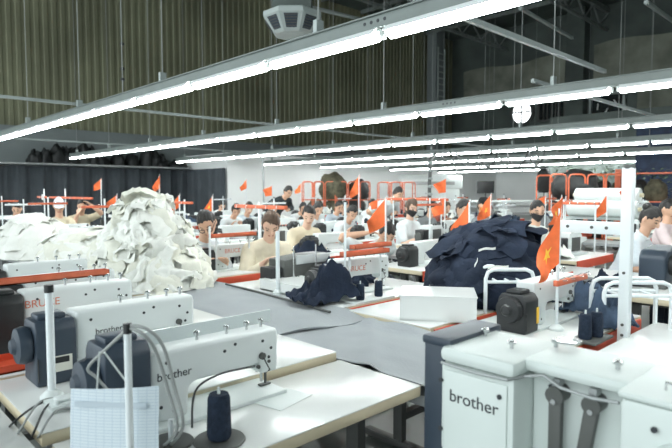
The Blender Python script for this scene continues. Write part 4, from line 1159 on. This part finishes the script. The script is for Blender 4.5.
for key, lo, hi, stp in ((('L2', 1), -11.5, -.9, 1.05), (('L3', -1), -12, -2.5, 1.1), (('L3', 1), -12, -3, 1.15)):
    x = hi
    while x > lo:
        if all(abs(x - q) > .85 for q in rows[key]): rows[key].append(x)
        x -= stp
rnd = random.Random(11)
GR = []
for key, xs_ in rows.items():
    y = rowY[key]; i = 0
    xs_ = sorted(xs_)
    # keep a table's width between neighbours
    kept = []
    for x in xs_:
        if kept and x - kept[-1] < .66: x = kept[-1] + .66
        kept.append(x)
    for x in kept:
        q = pix((x, y, .9))
        if q[0] < -30 or q[0] > 705: continue
        where = ', %s from left %s' % (ORD[i], rowN[key]); i += 1
        place(pt, (x + .02, y, 0), 0, 'white sewing table with red apron' + where, 'sewing tables')
        over = rnd.random() < .3
        place(po if over else pm, (x + .02, y + rnd.uniform(-.04, .04), .75), rnd.uniform(-.05, .05), ('white overlock machine with dark motor' if over else 'white lockstitch machine with black motor') + where, 'sewing machines in the lines')
        occ = [p for r, p, k in PEOPLE if abs(p.y - y) < .5 and abs(p.x + .4 - x) < .35 and k.get('pose') != 'stand']
        if not occ: place(pts_, (x - .52, y, 0), 0, 'empty work stool' + where, 'work stools')
        if rnd.random() < .55:
            place(ps if rnd.random() < .6 else psw, (x + .19, y - .34, .75), 0, 'white thread stand with cross bar' + where, 'thread stands')
            place(pc if rnd.random() < .6 else pcw, (x + .2, y + .3, .75), 0, 'thread cone beside the machine' + where, 'thread cones')
        if rnd.random() < .6:
            w_ = rnd.random(); mm = M['clothw'] if w_ < .55 else (M['clothn'] if w_ < .85 else M['denim'])
            g = crumple('garment_piece', mm, rnd.uniform(.3, .45), rnd.uniform(.25, .35), int(rnd.random() * 999), rnd.uniform(.08, .2), (x + .03, y + .34 * rnd.choice((-1, 1)), .75), rnd.uniform(0, 3), 12)
            tag(g, ('white' if w_ < .55 else 'navy' if w_ < .85 else 'slate blue') + ' crumpled garment on the table' + where, 'garment', 'garments on the sewing tables')
seated = [(r, p) for r, p, k in PEOPLE if k.get('pose') != 'stand']
for key, y in rowY.items():
    S_ = sorted([q for q in seated if min(rowY, key=lambda kk: abs(rowY[kk] - q[1].y)) == key], key=lambda q: pix(q[1])[0])
    for i, (r, p) in enumerate(S_):
        place(pts_, (r.location.x, r.location.y, 0), r.rotation_euler.z, 'stool under the seated person, %s from left %s' % (ORD[i], rowN[key]), 'occupied work stools')
# trough tables of the other lines
for i, (y, x0, x1) in enumerate(((5.2, -12, -1), (8.52, -12.5, -2), (11.9, -13, -3))):
    m = MB().bx(x0, x1, y - .3, y + .3, .66, .70)
    x = x0 + .1
    while x < x1:
        for s in (-.22, .22): m.bx(x - .025, x + .025, y + s - .025, y + s + .025, 0, .66)
        x += 1.6
    o = m.build('trough_table', M['grey']); tag(o, 'long steel trough table in the middle of the %s sewing line' % ORD[i + 1], 'table')
# ==================================================== FLAGS ON THEIR POLES
# pixel of the flag's middle, distance row, size, what is near it
FL = [(99, 184, 4.4, .20, 'small flag before the curtain, right of the ringed pole'), (157, 182, 4.4, .22, 'flag standing out against the curtain above the tall white heap'),
      (177, 201, 4.35, .2, 'lower flag against the curtain right of the tall white heap'), (138, 201, 3.6, .19, 'flag on the orange bar just above the tall white heap'),
      (114, 201, 3.6, .19, 'low flag at the left edge of the tall white heap'), (210, 203, 4.4, .22, 'flag behind the bent worker with glasses'),
      (245, 184, 9.4, .27, 'leftmost of three flags against the white wall'), (271, 191, 9.4, .28, 'middle of three flags against the white wall'), (300, 188, 11.0, .26, 'rightmost of three flags against the white wall, by the trolley'),
      (357, 184, 6.1, .27, 'upright flag in front of the orange trolley'), (383, 212, 4.0, .27, 'broad flag hanging in front of the person with raised hands'),
      (444, 186, 9.4, .28, 'flag beside the dark hanging cable'), (443, 206, 6.0, .2, 'flag covering the brown haired person right of the cable'),
      (467, 217, 4.6, .30, 'long flag over the person in a black vest'), (489, 205, 6.6, .28, 'round hanging flag before the face under the black cap'),
      (544, 204, 7.6, .22, 'small flag behind the masked person by the big flag'), (559, 209, 5.2, .22, 'flag with bright yellow just above the big flag'),
      (606, 203, 8.0, .25, 'small flag before the white fabric rolls'), (634, 186, 9.4, .3, 'flag behind the top of the tall white post'), (376, 204, 6.0, .14, 'small flag peeping left of the broad flag')]
TABLES = []
for o in list(S.collection.objects):
    if o.parent is None and o.name.startswith(('sewing_table', 'trough_table')):
        pts_l = []
        for m_ in ([o] if o.type == 'MESH' else [c for c in o.children if c.name.startswith('laminate_top')]):
            for v in m_.data.vertices: pts_l.append(v.co + o.location)
        TABLES.append((min(p.x for p in pts_l), max(p.x for p in pts_l), min(p.y for p in pts_l), max(p.y for p in pts_l), max(p.z for p in pts_l)))
def base_z(x, y):
    zs_ = [t[4] for t in TABLES if t[0] - .03 <= x <= t[1] + .03 and t[2] - .03 <= y <= t[3] + .03]
    return max(zs_) if zs_ else 0.0
for i, (x, y, Y, s, lab) in enumerate(FL):
    p = at_y(x, y, Y)
    top = p + Vector((0, .04, s * .55))
    h = top.z - .76
    zb = base_z(top.x, top.y)
    put(stand(max(.3, top.z - zb - .02), 0, False, cap=False, rad=.009), (top.x, top.y, zb), 0, 'white pole of the ' + lab, 'flag pole')
    put(flag(s, (.5, .75, .65, .3)[i % 4], i + 20, starred=(i in (16, 14, 5))), (top.x, top.y + .012, top.z), R((-40, -15, -60, -80, -30)[i % 5]), 'orange red ' + lab)

# orange cross bars standing over the lines
def crossbar(px0, px1, py, Y, lab, poles=(0.1, .9), ring=False, rad=.012):
    a = at_y(px0, py, Y); b = at_y(px1, py, Y)
    L = b.x - a.x; zbs = [base_z(a.x + L * f, Y) for f in poles]; zb = min(zbs)
    r = empty('thread_stand', (a.x, Y, zb), 0, lab, 'thread stand')
    h = a.z - zb
    MB().bx(0, L, -.02, .02, h - .018, h + .018, .003).build('cross_bar', M['orange'], r)
    for i, f in enumerate(poles):
        MB().cyl((L * f, .0, zbs[i] - zb), (L * f, .0, h + (.16 if ring else .05)), rad, seg=12).build('pole', M['pole'], r)
    if ring: MB().lathe([(.045, -.012), (.055, -.012), (.055, .012), (.045, .012)], (L * poles[0], -.026, h), 'Y', 20, ring=True).build('ring', M['pole'], r)
    for k in range(5): MB().tube([(L * (k + .5) / 5, -.02, h), (L * (k + .5) / 5, -.05, h + .015), (L * (k + .5) / 5, -.055, h - .02)], .004, 5).build('thread_hook', M['steel'], r)
    return r
crossbar(38, 92, 197, 3.3, 'orange thread bar with a white ring at left before the curtain', (.14, .56), True)
crossbar(236, 286, 206, 3.35, 'long orange thread bar on a white pole left of the person in cream', (.5,), False, .018)
crossbar(128, 192, 201, 4.0, 'orange thread bar above the tall white heap', (.1, .45, .9))
crossbar(388, 448, 199, 6.3, 'thin red thread bar beneath the white unit', (.1, .9), False, .01)
crossbar(560, 600, 203, 7.2, 'pale rail with a flag before the white fabric rolls', (.1, .9), False, .01)

# ============================================================ BACKGROUND
def trolley(w, d, h, m):
    r = empty('cage_trolley'); r['category'] = 'trolley'
    MB().bx(-w / 2, w / 2, -d / 2, d / 2, .22, .27).build('deck', m, r)
    for sx in (-1, 1):
        for sy in (-1, 1):
            MB().lathe([(.06, -.02), (.07, -.02), (.07, .02), (.06, .02)], (sx * (w / 2 - .1), sy * (d / 2 - .1), .075), 'Y', 14).build('wheel', M['black'], r)
            MB().bx(sx * (w / 2 - .1) - .02, sx * (w / 2 - .1) + .02, sy * (d / 2 - .1) - .03, sy * (d / 2 - .1) + .03, .075, .22).build('caster_fork', M['dgrey'], r)
    n = max(2, round(w / .45))
    for sy in (-1, 1):
        for k in range(n):
            x0 = -w / 2 + w * k / n + .03; x1 = -w / 2 + w * (k + 1) / n - .03; y = sy * d / 2
            MB().tube([(x0, y, .27), (x0, y, h - .08), (x0 + .03, y, h - .02), (x0 + .08, y, h), (x1 - .08, y, h), (x1 - .03, y, h - .02), (x1, y, h - .08), (x1, y, .27)], .02, 8).build('side_frame', m, r)
        m2 = MB(); m2.cyl((-w / 2, sy * d / 2, h * .62), (w / 2, sy * d / 2, h * .62), .015, seg=8); m2.build('side_rail', m, r)
    return r
pt1 = at_y(338, 195, 14.6)
put(trolley(2.6, .9, 1.8, M['orange']), (pt1.x - .1, 14.6, 0), R(46), 'left orange tube cage trolley loaded with dark and olive sacks', 'trolley')
put(trolley(1.5, .8, 1.8, M['orange']), (at_y(396, 195, 17.2).x, 17.2, 0), R(46), 'smaller orange tube cage trolley with bare frames right of the loaded one', 'trolley')
def blob(name, m, c, s, seed, lab, cat='sack'):
    def fn(u, v):
        a = u * 2 * PI; b = (v - .5) * PI
        d = Vector((math.cos(a) * math.cos(b), math.sin(a) * math.cos(b), math.sin(b)))
        k = 1 + .22 * noise.noise(d * 1.8 + Vector((seed, 0, 0))) + .07 * noise.noise(d * 6 + Vector((seed, 3, 0)))
        q = Vector((d.x * s[0], d.y * s[1], d.z * s[2])) * k
        q.z = max(q.z, -s[2] * .75)
        return q + Vector((0, 0, s[2] * .75))
    o = MB().grid(fn, 26, 16).build(name, m, smooth=70); o.location = c; return tag(o, lab, cat)
cx_, cy_ = pt1.x - .1, 14.6
for i, (a, z, s, mm, lab) in enumerate(((-.8, .28, (.38, .38, .5), 'olive', 'olive sack at the left end of the loaded trolley'), (-.05, .28, (.38, .38, .55), 'olive', 'olive sack low in the middle of the loaded trolley'), (.75, .28, (.4, .4, .55), 'sack', 'black sack low at the right of the loaded trolley'), (-.15, 1.1, (.6, .46, .6), 'olive', 'large rounded dark olive bundle on top of the loaded trolley'), (.85, 1.1, (.42, .38, .46), 'sack', 'black bundle on the right of the loaded trolley'))):
    blob('sack', M[mm], (cx_ + a * math.cos(R(46)), cy_ + a * math.sin(R(46)), z), s, i * 5, lab)
# right orange trolley with plants
pt2 = at_y(578, 190, 13.9)
put(trolley(1.8, .9, 1.85, M['orange']), (pt2.x, 13.9, 0), R(46), 'orange cage trolley under dark plants right of the white wall', 'trolley')
for i, (a, z, s) in enumerate(((-.5, .3, (.36, .36, .5)), (.4, .3, (.4, .4, .6)), (-.1, 1.25, (.55, .45, .42)))):
    blob('sack', M['sack'], (pt2.x + a * math.cos(R(46)), 13.9 + a * math.sin(R(46)), z), s, 30 + i * 3, 'black sack in the right orange trolley, ' + ('left', 'right', 'topmost')[i] + ' one')
# plants behind the rolls
def plant(c, h, w, seed, lab):
    r = empty('potted_plant', c, 0, lab, 'plant'); rn = random.Random(seed)
    MB().lathe([(.12, 0), (.17, .3), (.19, .3), (.19, .34), (.15, .34)], (0, 0, 0), 'Z', 18).build('pot', M['dgrey'], r)
    MB().cyl((0, 0, .3), (0, 0, h * .8), .02, .012, 8).build('stem', M['olive'], r)
    b = bmesh.new()
    for k in range(170):
        a = rn.uniform(0, 2 * PI); q = math.sqrt(rn.random()) * w; z = h * rn.uniform(.62, 1.05)
        p = Vector((q * math.cos(a), q * math.sin(a), z)); d = Vector((math.cos(a + rn.uniform(-.6, .6)), math.sin(a + rn.uniform(-.6, .6)), rn.uniform(-.5, .6))).normalized()
        sd = d.cross(Vector((0, 0, 1))).normalized(); L = rn.uniform(.10, .2); W_ = L * .22; nn = sd.cross(d)
        vs = [b.verts.new(v) for v in (p, p + d * L * .4 + sd * W_ + nn * .01, p + d * L, p + d * L * .4 - sd * W_ + nn * .01)]
        b.faces.new(vs)
        ws = [b.verts.new(v.co - nn * .004) for v in vs]; b.faces.new(ws[::-1])
    m = MB(); m._merge(b); m.build('foliage', M['leaf'], r, smooth=0)
for i, (x, y, h, w, lab) in enumerate(((592, 176, 1.9, .55, 'dark leafy plant behind the left end of the fabric rolls'), (648, 178, 2.0, .6, 'leafy plant behind the right end of the fabric rolls'), (556, 160, 2.5, .55, 'tall dark plant above the right orange trolley'), (618, 172, 1.8, .4, 'small dark plant between the two plants behind the fabric rolls'))):
    Yp = (16.4, 16.6, 17.9, 18.2)[i]; p = at_y(x, y, Yp); plant((p.x, Yp, 0), max(1.6, p.z + .15), w, i, lab)
# orange storage racks at right
def rack(w, d, h, lab, loc, rz):
    r = empty('storage_rack', loc, rz, lab, 'rack')
    for sx in (-1, 1):
        for sy in (-1, 1): MB().bx(sx * w / 2 - .035, sx * w / 2 + .035, sy * d / 2 - .035, sy * d / 2 + .035, 0, h).build('upright', M['orange'], r)
    for z in (.5, 1.2, h - .1): MB().bx(-w / 2, w / 2, -d / 2, d / 2, z - .03, z).build('shelf', M['orange'], r)
    m = MB()
    for sx in (-.5, .5):
        for k in range(3): m.cyl((sx * w, -d / 2, .3 + k * .5), (sx * w, d / 2, .7 + k * .5), .015, seg=6)
    m.build('bracing', M['orange'], r)
for i, (x, lab) in enumerate(((596, 'orange storage rack behind the left end of the fabric rolls'), (650, 'orange storage rack behind the right end of the fabric rolls'))):
    p = at_y(x, 190, 15.2); rack(1.25, .6, 2.0, lab, (p.x, 15.2, 0), 0)
for i in range(5):
    p = at_y(584 + i * 18, 190, 15.2)
    blob('sack', M['sack'] if i % 2 else M['olive'], (p.x, 15.2, 1.2), (.26, .24, .3), 60 + i, 'dark bundle on the orange racks, %s from the left' % ORD[i])
# dark blue partition
bl = mat('blue_sheet', (.012, .025, .06), .7, var=.3)
p = at_y(672, 200, 19); q = at_y(634, 200, 19)
o = MB().bx(q.x, p.x + 3, 19, 19.1, 0, 3.6).build('blue_partition', bl); tag(o, 'dark blue partition sheet behind the orange racks at right', 'partition')
p = at_y(548, 200, 21); q = at_y(640, 200, 21)
o = MB().bx(p.x, q.x + 6, 21, 21.1, 0, 4.3).build('black_partition', mdark); tag(o, 'tall black partition behind the right trolley', 'partition')
# white fabric rolls on a rack
a = at_y(575, 179, 9.6); b = at_y(640, 183, 10.2)
rk = empty('roll_rack', ((a.x + b.x) / 2, 9.9, 0), 0, 'pale steel rack carrying the white fabric rolls', 'rack')
L = (b - a).length
for sx in (-.5, .5):
    MB().bx(sx * L * 1.05 - .03, sx * L * 1.05 + .03, -.4, .4, .03, .08).bx(sx * L * 1.05 - .03, sx * L * 1.05 + .03, -.03, .03, .0, 1.0).build('end_frame', M['rail'], rk)
MB().bx(-L * .55, L * .55, -.35, .35, .97, 1.01).build('deck', M['rail'], rk)
def roll(c, L, r_, lab, rz=0):
    e = empty('fabric_roll', c, rz, lab, 'fabric roll')
    MB().lathe([(.04, -L / 2 - .0), (r_ * .93, -L / 2), (r_, -L / 2 + .01), (r_, L / 2 - .01), (r_ * .93, L / 2), (.04, L / 2)], (0, 0, 0), 'X', 28).build('fabric', M['white2'], e)
    MB().cyl((-L / 2 - .05, 0, 0), (L / 2 + .05, 0, 0), .035).build('core', M['cream'], e)
cx2 = (a.x + b.x) / 2
roll((cx2, 9.72, 1.01 + .14), L * 1.08, .14, 'lower front white fabric roll on the roll rack')
roll((cx2 + .05, 10.0, 1.01 + .14), L * 1.1, .14, 'lower rear white fabric roll on the roll rack')
roll((cx2 + .02, 9.86, 1.01 + .37), L * 1.0, .12, 'topmost white fabric roll on the roll rack')
# white wall units and machines in the far middle
p = at_y(430, 192, 20)
un = empty('white_wall_unit', (p.x, 20, 0), R(46), 'large white machine cabinet with a dark slot before the far white wall', 'machine')
MB().bx(-1.25, 1.25, -.4, .4, .1, 2.0, .05).build('cabinet', M['white2'], un)
MB().prism([(-.44, 1.55), (-.44, 1.95), (-.30, 2.15), (.3, 2.15), (.3, 1.55)], -1.35, 1.35, 'X', .03).build('hood', M['white2'], un)
MB().bx(-.85, 1.0, -.455, -.44, 1.72, 1.86, .01).build('slot', M['grey'], un)
for x in (-1.1, 1.1): MB().bx(x - .06, x + .06, -.3, .3, 0, .1).build('foot', M['dgrey'], un)
MB().bx(-1.0, -.05, -.41, -.4, .3, 1.4, .01).bx(.05, 1.0, -.41, -.4, .3, 1.4, .01).build('door', M['white'], un)
p = at_y(515, 203, 15)
ct = empty('white_counter', (p.x, 15.2, 0), R(46), 'long white counter with grey rails before the white wall', 'counter')
MB().bx(-1.9, 1.9, -.3, .3, 1.12, 1.18, .01).build('worktop', M['white2'], ct)
for x in (-1.8, -.6, .6, 1.8): MB().bx(x - .05, x + .05, -.25, .25, 0, 1.12).build('post', M['white'], ct)
for z in (.5, .8, 1.0): MB().bx(-1.88, 1.88, -.27, -.24, z - .03, z + .03).build('rail', M['grey'], ct)
ctR = R(46)
def on_counter(t): return (p.x + t * math.cos(ctR), 15.2 + t * math.sin(ctR))
xx, yy = on_counter(-.98)
mo = empty('monitor', (xx, yy, 1.18), R(46), 'black monitor standing on the white counter', 'monitor')
MB().bx(-.1, .1, -.08, .08, 0, .015).build('foot', M['black'], mo); MB().bx(-.02, .02, -.01, .01, .015, .3).build('neck', M['black'], mo); MB().bx(-.25, .25, -.03, .02, .2, .56, .01).build('screen', M['black'], mo)
xx, yy = on_counter(.75)
jk = empty('black_jacket_stand', (xx, yy, 1.18), R(46), 'black coat on a small stand on the white counter', 'coat')
MB().lathe([(.12, 0), (.12, .02), (.015, .03), (.015, .3)], (0, 0, 0), 'Z', 16).build('stand', M['dgrey'], jk)
o = blob('coat', M['sack'], (0, 0, .22), (.22, .14, .42), 91, None, None); o.parent = jk
# hanging dark cable post right of centre
p = at_y(434, 180, 12.8)
hc_ = empty('hanging_cable', (p.x, 12.6, .72), 0, 'thick dark power cable hanging from the fourth lamp rail to the line', 'cable')
MB().tube([(.02 * math.sin(k * 1.3), .02 * math.cos(k * 1.7), k * .2) for k in range(9)] + [(0, .3, 1.78)], .05, 8).build('cable', M['dgrey'], hc_)
m = MB()
for k in range(7): m.ball((.02, 0, .2 + k * .22), .07, (1, 1, .7), 8)
m.build('cable_ties', M['rail'], hc_)
# loops of cable under the second and third rails at right
for i, (x0, x1, y0, dy, Y, lab) in enumerate(((455, 482, 152, 14, 9.3, 'first'), (478, 498, 153, 14, 9.3, 'second'), (506, 528, 153, 14, 9.3, 'third'), (528, 545, 153, 12, 9.3, 'fourth'), (440, 458, 152, 12, 9.3, 'fifth'))):
    pts = []
    for k in range(13):
        t = k / 12; q = at_y(x0 + (x1 - x0) * t, y0 + dy * 4 * t * (1 - t), 12.85); pts.append((q.x, 12.85, q.z))
    pts[0] = (pts[0][0], 12.87, 2.53); pts[-1] = (pts[-1][0], 12.87, 2.53)
    o = MB().tube(pts, .02, 6).build('cable_loop', M['cableb']); tag(o, 'dark cable loop sagging right of the thick hanging cable, %s from the left' % ORD[(i + 1) % 5], 'cable', 'cable loops under the fourth lamp rail')
# a pole before the wall (thin grey upright)
p = at_y(256, 170, 11); o = MB().cyl((p.x, 11.3, 0), (p.x, 11.3, 2.6), .035).build('upright_post', M['grey']); tag(o, 'slim grey upright post before the white wall above the orange thread bar', 'post')
p = at_y(304, 170, 16); o = MB().cyl((p.x, 16.1, 0), (p.x, 16.1, 2.5), .025).build('upright_post', M['grey']); tag(o, 'thin grey upright post left of the loaded orange trolley', 'post')

# unused protos
for o in PROTOS:
    if not o.get('_used'): drop_tree(o)
for o in bpy.data.objects:
    if '_used' in o.keys(): del o['_used']

# ================================================================= LIGHT
w = bpy.data.worlds.new('world'); S.world = w; w.use_nodes = True
bg = w.node_tree.nodes['Background']; bg.inputs['Color'].default_value = (.86, .94, .96, 1); bg.inputs['Strength'].default_value = 2.4
S.view_settings.view_transform = 'Standard'; S.view_settings.look = 'None'; S.view_settings.gamma = 1; S.view_settings.use_curve_mapping = False
S.view_settings.exposure = 0.14
S.cycles.max_bounces = 6; S.cycles.diffuse_bounces = 4; S.cycles.glossy_bounces = 3
S.cycles.sample_clamp_indirect = 10
